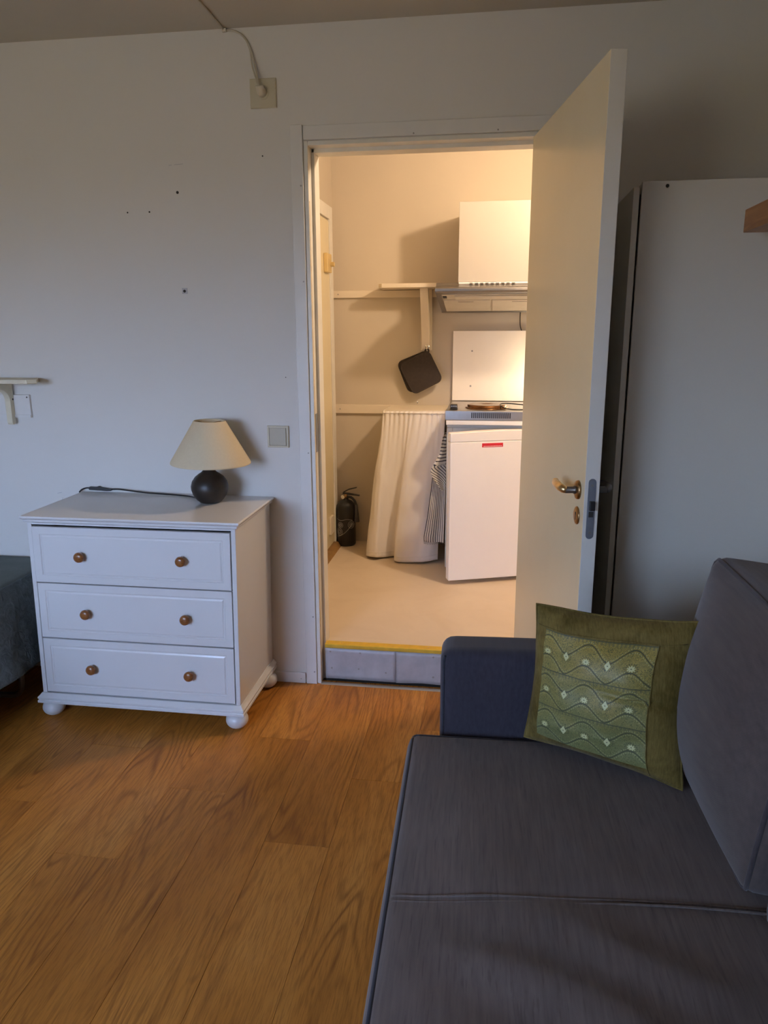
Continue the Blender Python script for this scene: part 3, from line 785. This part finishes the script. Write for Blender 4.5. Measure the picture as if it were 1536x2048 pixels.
# back cushions: u = thickness (x), v = width (y), w = height
def backpuff_gen(seed):
    def f(u, v, w, p):
        k = (1-abs(v)**2.2)*(1-abs(w)**2.2)
        p.x += .065*k*u if u < 0 else .03*k*u
        if w > 0: p.z += .012*(1-v*v)*(1-u*u)
        # squeezed at the bottom, corners pulled in
        p.x *= 1-.10*(w < 0)*abs(w)**3
        p.y *= 1-.05*abs(w)**6
        q = V(p.y*4+seed, p.z*4, seed)
        p.x += .006*noise.noise(q)*abs(u)
        return p
    return f
def back_cushion(cx, cy, cz, hy, tilt, seed):
    hx, hz = .105, .245
    f0 = cushion_map(hx, hy, hz, .026, backpuff_gen(seed))
    M_ = Matrix.Translation(V(cx, cy, cz)) @ Matrix.Rotation(tilt, 4, 'Y')
    f = lambda u, v, w: M_ @ f0(u, v, w)
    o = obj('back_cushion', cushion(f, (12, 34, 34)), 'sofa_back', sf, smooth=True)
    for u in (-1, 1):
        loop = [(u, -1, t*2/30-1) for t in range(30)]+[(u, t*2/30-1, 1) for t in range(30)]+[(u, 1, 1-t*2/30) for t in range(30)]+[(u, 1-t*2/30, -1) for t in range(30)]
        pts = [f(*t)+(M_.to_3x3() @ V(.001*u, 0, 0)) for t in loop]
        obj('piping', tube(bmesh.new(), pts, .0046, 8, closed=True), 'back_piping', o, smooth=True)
    return o
back_cushion(.762, -.280, .690, .268, math.radians(8), 1)
back_cushion(.775, -.858, .690, .268, math.radians(8), 9)

# ------------------------------------------------------------------ green cushion on the sofa
gc = thing('throw_pillow', 'square olive green cushion with patterned brocade panel on the sofa', 'pillow', (.27, -1.18, .47))
Bl, Br, Tl, Tr = V(.094, -1.135, .470), V(.425, -1.318, .472), V(.112, -1.105, .806), V(.452, -1.235, .828)
l = gc.location
nrm = (Br-Bl).cross(Tl-Bl).normalized()          # towards the viewer
def pil(u, v, side_=1, off=0):
    # edges sag in a little between the corners
    a, b = 2*u-1, 2*v-1
    uu = .5+.5*a*(1-.07*(1-b*b)+.012*noise.noise(V(b*2.2, 7, a*.5))); vv = .5+.5*b*(1-.06*(1-a*a)+.012*noise.noise(V(a*2.2, 3, b*.5)))
    p = (Bl*(1-uu)+Br*uu)*(1-vv)+(Tl*(1-uu)+Tr*uu)*vv
    k = max(0, (1-abs(a)**2.3))*max(0, (1-abs(b)**2.3))
    h = .078*k**.58
    wr = noise.noise(V(u*5, v*5, 2))*.008+noise.noise(V(u*2.2+9, v*9, 5))*.008+noise.noise(V(u*14, v*3, 8))*.004*max(0, u-.6)*2.5
    crease = -.014*math.exp(-((v-(.60-.10*u))/.018)**2)*max(0, min(1, (u-.45)*4))
    wr += crease
    return p+nrm*side_*(h+wr*min(1, k*3)+off)-l
front = grid(lambda u, v: pil(u, v, 1), 56, 56)
back = grid(lambda u, v: pil(u, v, -1), 40, 40)
bm = bmesh.new()
for src in (front, back):
    me_ = bpy.data.meshes.new('tmp'); src.to_mesh(me_); bm.from_mesh(me_); src.free(); bpy.data.meshes.remove(me_)
obj('cover', bm, 'green_velvet', gc, smooth=True, recalc=True)
pu0, pu1, pv0, pv1 = .105, .825, .085, .865
obj('brocade_panel', grid(lambda u, v: pil(pu0+(pu1-pu0)*u, pv0+(pv1-pv0)*v, 1, .0014), 50, 50), 'green_brocade', gc, smooth=True, label='pale green brocade panel')
def pathp(fn, n=30): return [fn(t/n) for t in range(n+1)]
for a, b in (((.828, .03), (.828, .872)), ((.02, .875), (.97, .875))):
    pts = [pil(a[0]+(b[0]-a[0])*t/30, a[1]+(b[1]-a[1])*t/30, 1, .0012) for t in range(31)]
    obj('seam', tube(bmesh.new(), pts, .0014, 6), 'green_velvet', gc, smooth=True)
pts = [pil(*q) for q in [(t/24, 0) for t in range(24)]+[(1, t/24) for t in range(24)]+[(1-t/24, 1) for t in range(24)]+[(0, 1-t/24) for t in range(24)]]
obj('piping', tube(bmesh.new(), pts, .0028, 6, closed=True), 'green_velvet', gc, smooth=True)

# ================================================================== KITCHEN
# ------------------------------------------------------------------ lamp out of sight to the right, and the lamp by the hob behind the door leaf
def ceiling_lamp(x, y, z):
    t = thing('ceiling_lamp', 'kitchen ceiling lamp out of sight to the right', 'lamp', (x, y, z))
    obj('canopy', lathe(bmesh.new(), [(.05, KC-.03-z), (.05, KC-z)], 20), 'cream_plastic', t)
    obj('rod', tube(bmesh.new(), [V(0, 0, .07), V(0, 0, KC-.03-z)], .006, 8), 'cream_plastic', t)
    obj('socket', lathe(bmesh.new(), [(.018, .055), (.018, .09)], 16), 'cream_plastic', t)
    li = bpy.data.lights.new('lamp_light', 'POINT'); li.energy = LAMP_W; li.color = WARM; li.shadow_soft_size = .045
    o = bpy.data.objects.new('lamp_light', li); C.objects.link(o); o.parent = t
ceiling_lamp(.44, .37, 2.25)
def hob_lamp(x, y, z):
    t = thing('wall_lamp', 'small kitchen lamp hidden behind the open door', 'lamp', (x, y, z))
    obj('arm', tube(bmesh.new(), [V(0, 0, .0), V(.06, .06, .0), V(.12, KY-y, 0)], .006, 8), 'chrome', t)
    obj('mount', B(.09, .15, KY-y-.012, KY-y, -.03, .03), 'chrome', t)
    for dz, en in ((.27, CLIP_W), (-.30, CLIP_W*45)):
        li = bpy.data.lights.new('lamp_light', 'POINT'); li.energy = en; li.color = (1, .80, .52); li.shadow_soft_size = .03
        o = bpy.data.objects.new('lamp_light', li); C.objects.link(o); o.parent = t; o.location = (0, -.04 if dz > 0 else .40, dz)
hob_lamp(.27, 1.06, 1.50)

# ------------------------------------------------------------------ entry door in the left kitchen wall
d2 = bpy.data.objects.new('door_2', None); C.objects.link(d2); d2['kind'] = 'structure'; d2['label'] = 'cream door in the left kitchen wall'
KL = KX0
bm = bmesh.new(); box(bm, KL, KL+.012, 1.505, 1.575, KF, 2.115); box(bm, KL, KL+.012, .60, 1.505, 2.045, 2.115)
obj('door_casing', bm, 'jamb_paint', d2, bevel=.002)
l2 = obj('door_leaf', B(KL, KL+.006, .665, 1.498, KF+.035, 2.036), 'door_paint', d2, bevel=.001)
obj('threshold', prism(bmesh.new(), [(KL, KF), (KL+.045, KF), (KL+.03, KF+.022), (KL, KF+.028)], 1, .66, 1.62), 'old_wood', d2)
obj('lock_box', B(KL+.006, KL+.030, 1.355, 1.455, 1.755, 1.855), 'brass_paint', d2, bevel=.004)
obj('lock_knob', tube(bmesh.new(), [V(KL+.03, 1.43, 1.80), V(KL+.05, 1.43, 1.80)], .013, 14), 'brass_paint', d2)
obj('lower_hinge', B(KL+.006, KL+.020, 1.345, 1.43, .27, .375), 'cream_plastic', d2, bevel=.003)
# white boards screwed along the back wall
for i, (z0, z1) in enumerate(((1.628, 1.668), (.960, 1.012))):
    o = struct(f'trim_{i+4}', B(KX0+.001, KX1, KY-.018, KY, z0, z1), 'white_board', bevel=.002)
    for xx in (-.925, -.40, .5): obj('screw', disc(bmesh.new(), (xx, KY-.0178, (z0+z1)/2), (0, -1, 0), .0042, .0015, 8), 'screw_metal', o)

# ------------------------------------------------------------------ kitchen shelf with strut bracket and hook
ks = thing('wall_shelf', 'white painted shelf on a slanting bracket left of the range hood', 'shelf', (-.48, 1.52, 1.68))
l = ks.location
pl = [(-.668, KY-.001), (-.660, 1.44), (-.640, 1.415), (-.325, 1.415), (-.325, KY-.001)]
obj('shelf_board', prism(bmesh.new(), [(a-l.x, b-l.y) for a, b in pl], 2, 1.671-l.z, 1.694-l.z), 'white_board', ks, bevel=.003)
bm = prism(bmesh.new(), [(1.445-l.y, 1.6705-l.z), (1.480-l.y, 1.6705-l.z), (1.606-l.y, 1.46-l.z), (1.606-l.y, 1.335-l.z), (1.590-l.y, 1.335-l.z), (1.585-l.y, 1.36-l.z)], 0, -.432-l.x, -.386-l.x)
obj('strut', bm, 'white_board', ks, bevel=.002)
obj('wall_leg', B(-.440-l.x, -.376-l.x, 1.606-l.y, KY-.0185-l.y, 1.33-l.z, 1.6705-l.z), 'white_board', ks, bevel=.002)
pts = smooth_path([V(-.400, 1.588, 1.362), V(-.400, 1.578, 1.362), V(-.400, 1.566, 1.352), V(-.400, 1.562, 1.337), V(-.400, 1.568, 1.327), V(-.400, 1.575, 1.330)], 5)
hk = bmesh.new(); tube(hk, [p-l for p in pts], .0036, 10); disc(hk, V(-.400, 1.5885, 1.357)-l, (0, -1, 0), .014, .004, 18)
obj('hook', hk, 'chrome', ks, smooth=True)
# two pot holders hanging together on the hook
def pot_holder(dx, dy, ang, label, dz=0):
    t = thing('pot_holder', label, 'pot holder', (-.398+dx, 1.568+dy, 1.338), 0, None)
    s = .094
    bm = bmesh.new(); pr = []
    R0 = .03
    for cx, cz, a0 in ((s-R0, s-R0, 0), (-s+R0, s-R0, 90), (-s+R0, -s+R0, 180), (s-R0, -s+R0, 270)):
        for k in range(6):
            a = math.radians(a0+18*k); pr.append((cx+R0*math.cos(a), cz+R0*math.sin(a)))
    prism(bm, pr, 1, -.0035, .0035)
    Mx = Matrix.Rotation(ang, 4, 'Y')
    top = Mx @ V(s-.012, 0, s-.012)
    for v in bm.verts: v.co = (Mx @ v.co)-V(top.x, 0, top.z)+V(0, 0, -.022)
    obj('pad', bm, 'black_cloth', t, bevel=.003)
    e2 = [Mx @ V(a, 0, b) for a, b in pr]
    pts = [p-V(top.x, 0, top.z)+V(0, -.001, -.022) for p in e2]
    obj('binding', tube(bmesh.new(), pts, .0042, 8, closed=True), 'black_cloth', t, smooth=True)
    pts = smooth_path([V(.004, 0, -.03), V(.009, 0, -.008), V(.003, -.002, .001), V(-.006, 0, -.008), V(-.006, 0, -.03)], 5)
    obj('loop', tube(bmesh.new(), pts, .004, 8), 'black_cloth', t, smooth=True)
pot_holder(0, -.0045, math.radians(-55+90-62), 'front black square pot holder on the hook under the shelf')
pot_holder(-.008, .0085, math.radians(-55+90-57), 'rear black square pot holder peeping out behind the front one')

# ------------------------------------------------------------------ wall cabinet and range hood
kc = thing('wall_cabinet', 'white wall cabinet above the range hood', 'cabinet', (.0, 1.46, 1.69))
l = kc.location
obj('body', B(-.2085, .388, 1.199-l.y, KY-.001-l.y, -.006, .375), 'white_board', kc, bevel=.001)
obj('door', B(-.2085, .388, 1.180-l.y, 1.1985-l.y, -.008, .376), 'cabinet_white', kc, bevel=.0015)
rh = thing('range_hood', 'steel range hood with slatted underside below the white cabinet', 'range hood', (-.015, 1.36, 1.6))
l = rh.location
HX0, HX1 = -.320, .290
prof = [(1.092, 1.626), (1.086, 1.634), (1.087, 1.648), (1.096, 1.654), (1.165, 1.664), (1.185, 1.680), (1.611, 1.680), (1.611, 1.540), (1.590, 1.540), (1.586, 1.546), (1.110, 1.628), (1.102, 1.626)]
obj('canopy', prism(bmesh.new(), [(a-l.y, b-l.z) for a, b in prof], 0, HX0-l.x, HX1-l.x), 'hood_steel', rh, bevel=.002)
obj('control_panel', B(-.206-l.x, HX1-.1-l.x, 1.178-l.y, 1.19-l.y, 1.650-l.z, 1.681-l.z), 'fridge_white', rh, bevel=.002)
bm = bmesh.new()
for k in range(9): box(bm, -.150+k*.0265-l.x, -.134+k*.0265-l.x, 1.1772-l.y, 1.179-l.y, 1.675-l.z, 1.6775-l.z)
obj('vent_slot', bm, 'dark_steel', rh)
obj('slider_track', B(-.110-l.x, .012-l.x, 1.1772-l.y, 1.179-l.y, 1.6640-l.z, 1.6657-l.z), 'dark_steel', rh)
for xx in (-.052, -.004): obj('slider', B(xx-.004-l.x, xx+.004-l.x, 1.172-l.y, 1.178-l.y, 1.6610-l.z, 1.6685-l.z), 'black_plastic', rh, bevel=.001)
# underside: a sloping plane from (1.11,1.628) to (1.586,1.546)
def under(y, drop=0): return 1.628-(y-1.11)*(1.628-1.546)/(1.586-1.11)-drop
def slab(x0, x1, y0, y1, d0, d1):
    bm = bmesh.new(); vs = []
    for d in (d1, d0):
        for (xx, yy) in ((x0, y0), (x1, y0), (x1, y1), (x0, y1)): vs.append(bm.verts.new((xx-l.x, yy-l.y, under(yy, d)-l.z)))
    for q in ((0, 1, 2, 3), (7, 6, 5, 4), (0, 4, 5, 1), (1, 5, 6, 2), (2, 6, 7, 3), (3, 7, 4, 0)): bm.faces.new([vs[i] for i in q])
    return bm
obj('underside', slab(HX0+.030, HX1-.030, 1.150, 1.560, -.001, .003), 'filter_cream', rh)
obj('lamp_cover', slab(-.225, HX1-.04, 1.165, 1.238, .003, .009), 'filter_cream', rh, bevel=.002)
obj('lamp_switch', slab(-.286, -.266, 1.175, 1.21, .003, .008), 'black_plastic', rh, bevel=.001)
for x0, x1 in ((-.288, -.045), (-.035, .262)):
    f_ = obj('grease_filter', slab(x0, x1, 1.255, 1.525, .003, .010), 'filter_cream', rh, bevel=.002)
    obj('finger_slot', slab((x0+x1)/2-.045, (x0+x1)/2+.035, 1.275, 1.29, .0095, .0105), 'dark_steel', f_)
hc = obj('hood_cable', tube(bmesh.new(), smooth_path([V(.122, 1.600, 1.545), V(.122, 1.606, 1.50), V(.126, 1.606, 1.46), V(.142, 1.608, 1.42), V(.175, 1.61, 1.37)], 6), .0028, 8), 'black_plastic', smooth=True)
hc['label'] = 'thin black cable hanging down from the range hood'; hc['category'] = 'cable'
spb = thing('splash_panel', 'thin cream splash panel fixed to the wall behind the hob', 'panel', (.05, KY-.02, 1.235))
l = spb.location
obj('panel', B(-.254-l.x, .36-l.x, KY-.027-l.y, KY-.0185-l.y, 1.043-l.z, 1.44-l.z), 'splash', spb, bevel=.0025)
for sx, sz in ((-.143, 1.327), (-.148, 1.128)):
    obj('screw', disc(bmesh.new(), (sx-l.x, KY-.027-l.y, sz-l.z), (0, -1, 0), .0055, .002, 8), 'screw_metal', spb)

# ------------------------------------------------------------------ fridge with hob on top
fr = thing('fridge', 'white under-counter fridge with its door ajar below the hob', 'fridge', (.02, 1.35, KF))
l = fr.location
FX0, FX1, FY = -.249, .291, 1.092
bm = bmesh.new()
for a in ((FX0, FX0+.03, FY, 1.60, .185, .948), (FX1-.03, FX1, FY, 1.60, .185, .948), (FX0+.03, FX1-.03, FY, 1.60, .185, .225), (FX0+.03, FX1-.03, FY, 1.60, .915, .948), (FX0+.03, FX1-.03, 1.55, 1.60, .225, .915)):
    box(bm, a[0]-l.x, a[1]-l.x, a[2]-l.y, a[3]-l.y, a[4]-l.z, a[5]-l.z)
obj('body', bm, 'fridge_grey', fr, bevel=.002)
obj('worktop', B(FX0-.003-l.x, FX1+.003-l.x, 1.062-l.y, 1.602-l.y, .966-l.z, .9905-l.z), 'fridge_white', fr, bevel=.003)
obj('top_rail', B(FX0-l.x, FX1-l.x, 1.10-l.y, 1.60-l.y, .948-l.z, .966-l.z), 'fridge_grey', fr)
for xx, yy in ((FX0+.04, 1.13), (FX1-.04, 1.13), (FX0+.04, 1.56), (FX1-.04, 1.56)):
    obj('foot', lathe(bmesh.new(), [(.016, 0), (.016, .012), (.009, .014), (.009, .0255)], 14, (xx-l.x, yy-l.y, 0)), 'black_plastic', fr)
# door, hinged on the right
DA = math.radians(20)
dw = .536
def curve_top(t):  # slightly arched top edge
    return .955
dr = obj('door', B(-dw, 0, 0, .05, .183, .903), 'fridge_white', fr, loc=V(FX1, 1.092, 0)-l, rot=(0, 0, DA), bevel=.004)
dr.location = V(FX1-.002, 1.042, 0)-l
bm = bmesh.new(); n = 16; poly = [(-dw, .904)]
poly = [(-dw, .9035), (0, .9035)]+[(-dw*i/n, .948+.008*math.sin(PI*i/n)) for i in range(n+1)]
prism(bm, poly, 1, -.0, .05)
obj('door_top_trim', bm, 'fridge_white', dr, bevel=.004)
obj('gasket', B(-dw+.014, -.012, .05, .066, .197, .935), 'gasket', dr)
sk = obj('red_label', B(-.372, -.262, -.0009, .0, .874, .894), 'sticker_red', dr, label='red label with fine pale lettering')
bm = bmesh.new(); xx = -.364
random.seed(3)
while xx < -.272:
    w = random.uniform(.0025, .006); box(bm, xx, xx+w, -.0013, -.0008, .8775, .8805); xx += w+.0016
o = obj('lettering', bm, 'sticker_ink', dr)
hb = thing('hob', 'steel hob with slotted front standing on top of the fridge', 'hob', (.03, 1.33, .9905))
l = hb.location
bm = bmesh.new(); box(bm, -.257-l.x, .295-l.x, 1.060-l.y, 1.600-l.y, 0, 1.040-l.z)
obj('body', bm, 'steel', hb, bevel=.003)
bm = bmesh.new(); xx = -.150
for k in range(20): box(bm, -.122+k*.0102-l.x, -.1165+k*.0102-l.x, 1.0585-l.y, 1.0605-l.y, 1.003-l.z, 1.031-l.z)
obj('vent_slots', bm, 'black_plastic', hb)
for cx, cy, r in ((-.045, 1.23, .105),):
    pr = [(.0, .0495), (r+.010, .0495), (r+.010, .053), (r+.003, .056), (r, .056), (r, .0665), (r-.008, .069), (r*.3, .069), (r*.28, .0675), (.001, .0675)]
    pr[0] = (.001, .0495)
    obj('hotplate', lathe(bmesh.new(), pr, 40, (cx-l.x, cy-l.y, 0)), 'hotplate', hb, smooth=True)
bm = bmesh.new(); box(bm, -.236, -.196, 1.11, 1.15, 1.0405, 1.048); box(bm, -.234, -.198, 1.112, 1.15, 1.048, 1.0665)
bk = thing('plug_adapter', 'small black plug block lying at the left of the hob', 'plug', (-.216, 1.13, 1.0405))
l = bk.location; bmesh.ops.translate(bm, verts=bm.verts[:], vec=-l)
obj('housing', bm, 'black_plastic', bk, bevel=.003)
bm = bmesh.new()
for k in range(3): box(bm, -.230+.011*k-l.x, -.222+.011*k-l.x, 1.1105-l.y, 1.1125-l.y, 1.053-l.z, 1.062-l.z)
obj('contact', bm, 'dark_steel', bk)
co = obj('loose_cord', tube(bmesh.new(), smooth_path([V(.23, 1.13, 1.047), V(.16, 1.10, 1.0455), V(.085, 1.10, 1.0455), V(.045, 1.13, 1.050), V(.024, 1.17, 1.059), V(.034, 1.20, 1.066), V(.08, 1.20, 1.066), V(.15, 1.18, 1.062), V(.24, 1.17, 1.062)], 7), .0032, 8), 'black_plastic', smooth=True)
co['label'] = 'black cord looped on the right of the hob'; co['category'] = 'cord'

# ------------------------------------------------------------------ counter with gathered curtain
kt = thing('counter', 'narrow white counter shelf on the kitchen wall beside the hob', 'counter', (-.44, 1.46, 1.0))
l = kt.location
obj('worktop', B(-.612-l.x, -.266-l.x, 1.315-l.y, KY-.0185-l.y, .996-l.z, 1.014-l.z), 'white_board', kt, bevel=.003)
obj('support', B(-.60-l.x, -.28-l.x, 1.58-l.y, KY-.0185-l.y, .93-l.z, .996-l.z), 'white_board', kt)
obj('nail', tube(bmesh.new(), [V(-.458-l.x, KY-.018-l.y, 1.028-l.z), V(-.456-l.x, KY-.035-l.y, 1.034-l.z)], .0045, 8), 'screw_metal', kt)
cu = thing('curtain', 'white gathered cotton curtain hanging from the counter to the floor', 'curtain', (-.45, 1.30, KF))
l = cu.location
top_c = [(-.612, 1.60), (-.616, 1.50), (-.617, 1.40), (-.617, 1.335), (-.606, 1.312), (-.57, 1.308), (-.53, 1.308), (-.49, 1.308), (-.45, 1.308), (-.40, 1.308), (-.35, 1.308), (-.31, 1.308), (-.272, 1.310)]
hem_c = [(-.655, 1.60), (-.690, 1.45), (-.714, 1.33), (-.704, 1.262), (-.652, 1.236), (-.622, 1.262), (-.575, 1.300), (-.535, 1.290), (-.545, 1.222), (-.490, 1.190), (-.410, 1.198), (-.345, 1.212), (-.300, 1.250)]
tc_ = smooth_path([V(a, b, 0) for a, b in top_c], 20); hc_ = smooth_path([V(a, b, 0) for a, b in hem_c], 20)
NU = len(tc_)-1
def curt(u, v):            # v: 0 top, 1 hem
    i = min(NU, int(round(u*NU))); a, b = tc_[i], hc_[i]
    k = v**.8
    k2 = k*k*(3-2*k)*.6+k*.4
    p = a*(1-k2)+b*k2
    d = (tc_[min(i+1, NU)]-tc_[max(i-1, 0)]).normalized(); nn = V(d.y, -d.x, 0)
    g = math.exp(-v*9)
    ph = i*.46+2.2*noise.noise(V(i*.06, 3, 0))
    amp = .0065*g*(.5+.5*min(1, v*30))
    p = p+nn*(amp*math.sin(ph)+.010*noise.noise(V(i*.035, v*2.2, 7))*min(1, v*3)+.0035*noise.noise(V(i*.09, v*9, 2))*min(1, v*4))
    z = 1.0085-(1.0085-(KF+.012))*v
    z += .012*noise.noise(V(i*.02, 0, 4))*v
    return V(p.x, p.y, max(z, KF+.006))-l
obj('cloth', grid(curt, NU, 70), 'white_cotton', cu, smooth=True, recalc=False, thick=.0012)
hem = [curt(i/NU, .965)+V(0, -.0012, 0) for i in range(NU+1)]
obj('hem', tube(bmesh.new(), hem, .0016, 6), 'white_cotton', cu, smooth=True)
obj('gathered_band', tube(bmesh.new(), [curt(i/NU, .012)+V(0, -.001, 0) for i in range(NU+1)], .0045, 6), 'white_cotton', cu, smooth=True)

# ------------------------------------------------------------------ striped towel between curtain and fridge
tw = thing('striped_towel', 'black and white striped towel hanging between curtain and fridge', 'towel', (-.30, 1.15, .60))
l = tw.location
def lerp_tab(tab, z):
    for (z0, a), (z1, b) in zip(tab, tab[1:]):
        if z0 >= z >= z1:
            t = (z0-z)/(z0-z1); return a+(b-a)*t
    return tab[-1][1]
LU = [(.915, -.262), (.89, -.272), (.80, -.288), (.72, -.332), (.70, -.334), (.66, -.315), (.60, -.272), (.56, -.258)]
def upper(u, v):
    z = .912-(.912-.60)*v; xl = lerp_tab(LU, z); xr = -.256
    x = xl+(xr-xl)*u
    return V(x, 1.128+.05*u+.010*math.sin(v*7+u*4), z+.02*(1-u)*(v > .6)*0)-l
def uv_up(u, v): return (v*17-(.9*u if v > .55 else .25*u)*(1 if v < .55 else 5), u)
obj('upper_fold', grid(upper, 14, 40, uv_up), 'striped_cloth', tw, smooth=True, recalc=False, thick=.002)
LL = [(.72, -.322), (.60, -.333), (.45, -.352), (.33, -.372), (.305, -.370)]
def lower(u, v):
    z = .715-(.715-.306)*v; xl = lerp_tab(LL, z); xr = -.257-.004*v
    x = xl+(xr-xl)*u
    return V(x, 1.150+.045*u+.008*math.sin(u*9+v*2)*v, z-.012*u*v)-l
obj('lower_fold', grid(lower, 28, 30, lambda u, v: (u*9.2, v)), 'striped_cloth', tw, smooth=True, recalc=False, thick=.002)
bm = bmesh.new()
for k in range(22):
    p = lower(k/21, 1)
    tube(bm, [p, p+V(random.uniform(-.002, .002), 0, -random.uniform(.009, .015))], .0009, 4)
obj('fringe', bm, 'black_cloth', tw, kind='stuff')

# ------------------------------------------------------------------ fire extinguisher in the corner
ex = thing('fire_extinguisher', 'small black fire extinguisher with white line drawing in the kitchen corner', 'fire extinguisher', (-.885, 1.545, KF))
prof = [(.001, 0), (.052, 0), (.056, .006), (.058, .014), (.058, .232), (.056, .248), (.049, .263), (.036, .275), (.022, .282), (.016, .286), (.016, .292), (.001, .292)]
obj('cylinder', lathe(bmesh.new(), prof, 40), 'black_plastic', ex, smooth=True)
bm = bmesh.new(); tube(bm, [V(0, 0, .29), V(0, 0, .318)], .012, 14); obj('valve', bm, 'old_brass', ex, smooth=True)
bm = bmesh.new(); disc(bm, (-.014, -.013, .303), (-.2, -1, 0), .012, .008, 20); obj('gauge', bm, 'chrome', ex)
bm = bmesh.new(); prism(bm, [(-.018, .318), (.085, .308), (.085, .314), (.02, .325), (-.018, .327)], 1, -.008, .008); obj('carry_handle', bm, 'black_plastic', ex)
bm = bmesh.new(); prism(bm, [(-.012, .327), (.02, .345), (.068, .358), (.068, .363), (.02, .351), (-.014, .333)], 1, -.008, .008); obj('squeeze_lever', bm, 'black_plastic', ex)
pts = smooth_path([V(.008, -.006, .302), V(.035, -.012, .300), V(.056, -.014, .280), V(.064, -.014, .255)], 5)
obj('hose', tube(bmesh.new(), pts, .0075, 10), 'black_plastic', ex, smooth=True)
pts = [V(.065, -.014, .258), V(.068, -.014, .20), V(.068, -.014, .15)]
obj('nozzle', tube(bmesh.new(), pts, lambda t: .0085+.008*t, 12), 'grey_strap', ex, smooth=True)
bm = bmesh.new()
def on_body(a, z): return V(.0588*math.sin(a), -.0588*math.cos(a), z)
tube(bm, smooth_path([on_body(-1.1+.22*i, .168+.004*math.cos(i)) for i in range(10)], 3), .0011, 5)
tube(bm, smooth_path([on_body(-1.1+.2*i, .060+.0009*i*i) for i in range(11)], 3), .0013, 5)
for a0, z0, rs in ((-.45, .135, (.017, .010, .005)), (.75, .138, (.022, .013, .006)), (-.62, .092, (.023, .015, .008))):
    for rr in rs:
        tube(bm, [on_body(a0+rr/.0588*math.cos(t*PI/9), z0+rr*math.sin(t*PI/9)) for t in range(18)], .0010, 5, closed=True)
obj('line_drawing', bm, 'ink_white', ex, smooth=True, label='white line drawing of curls and circles')
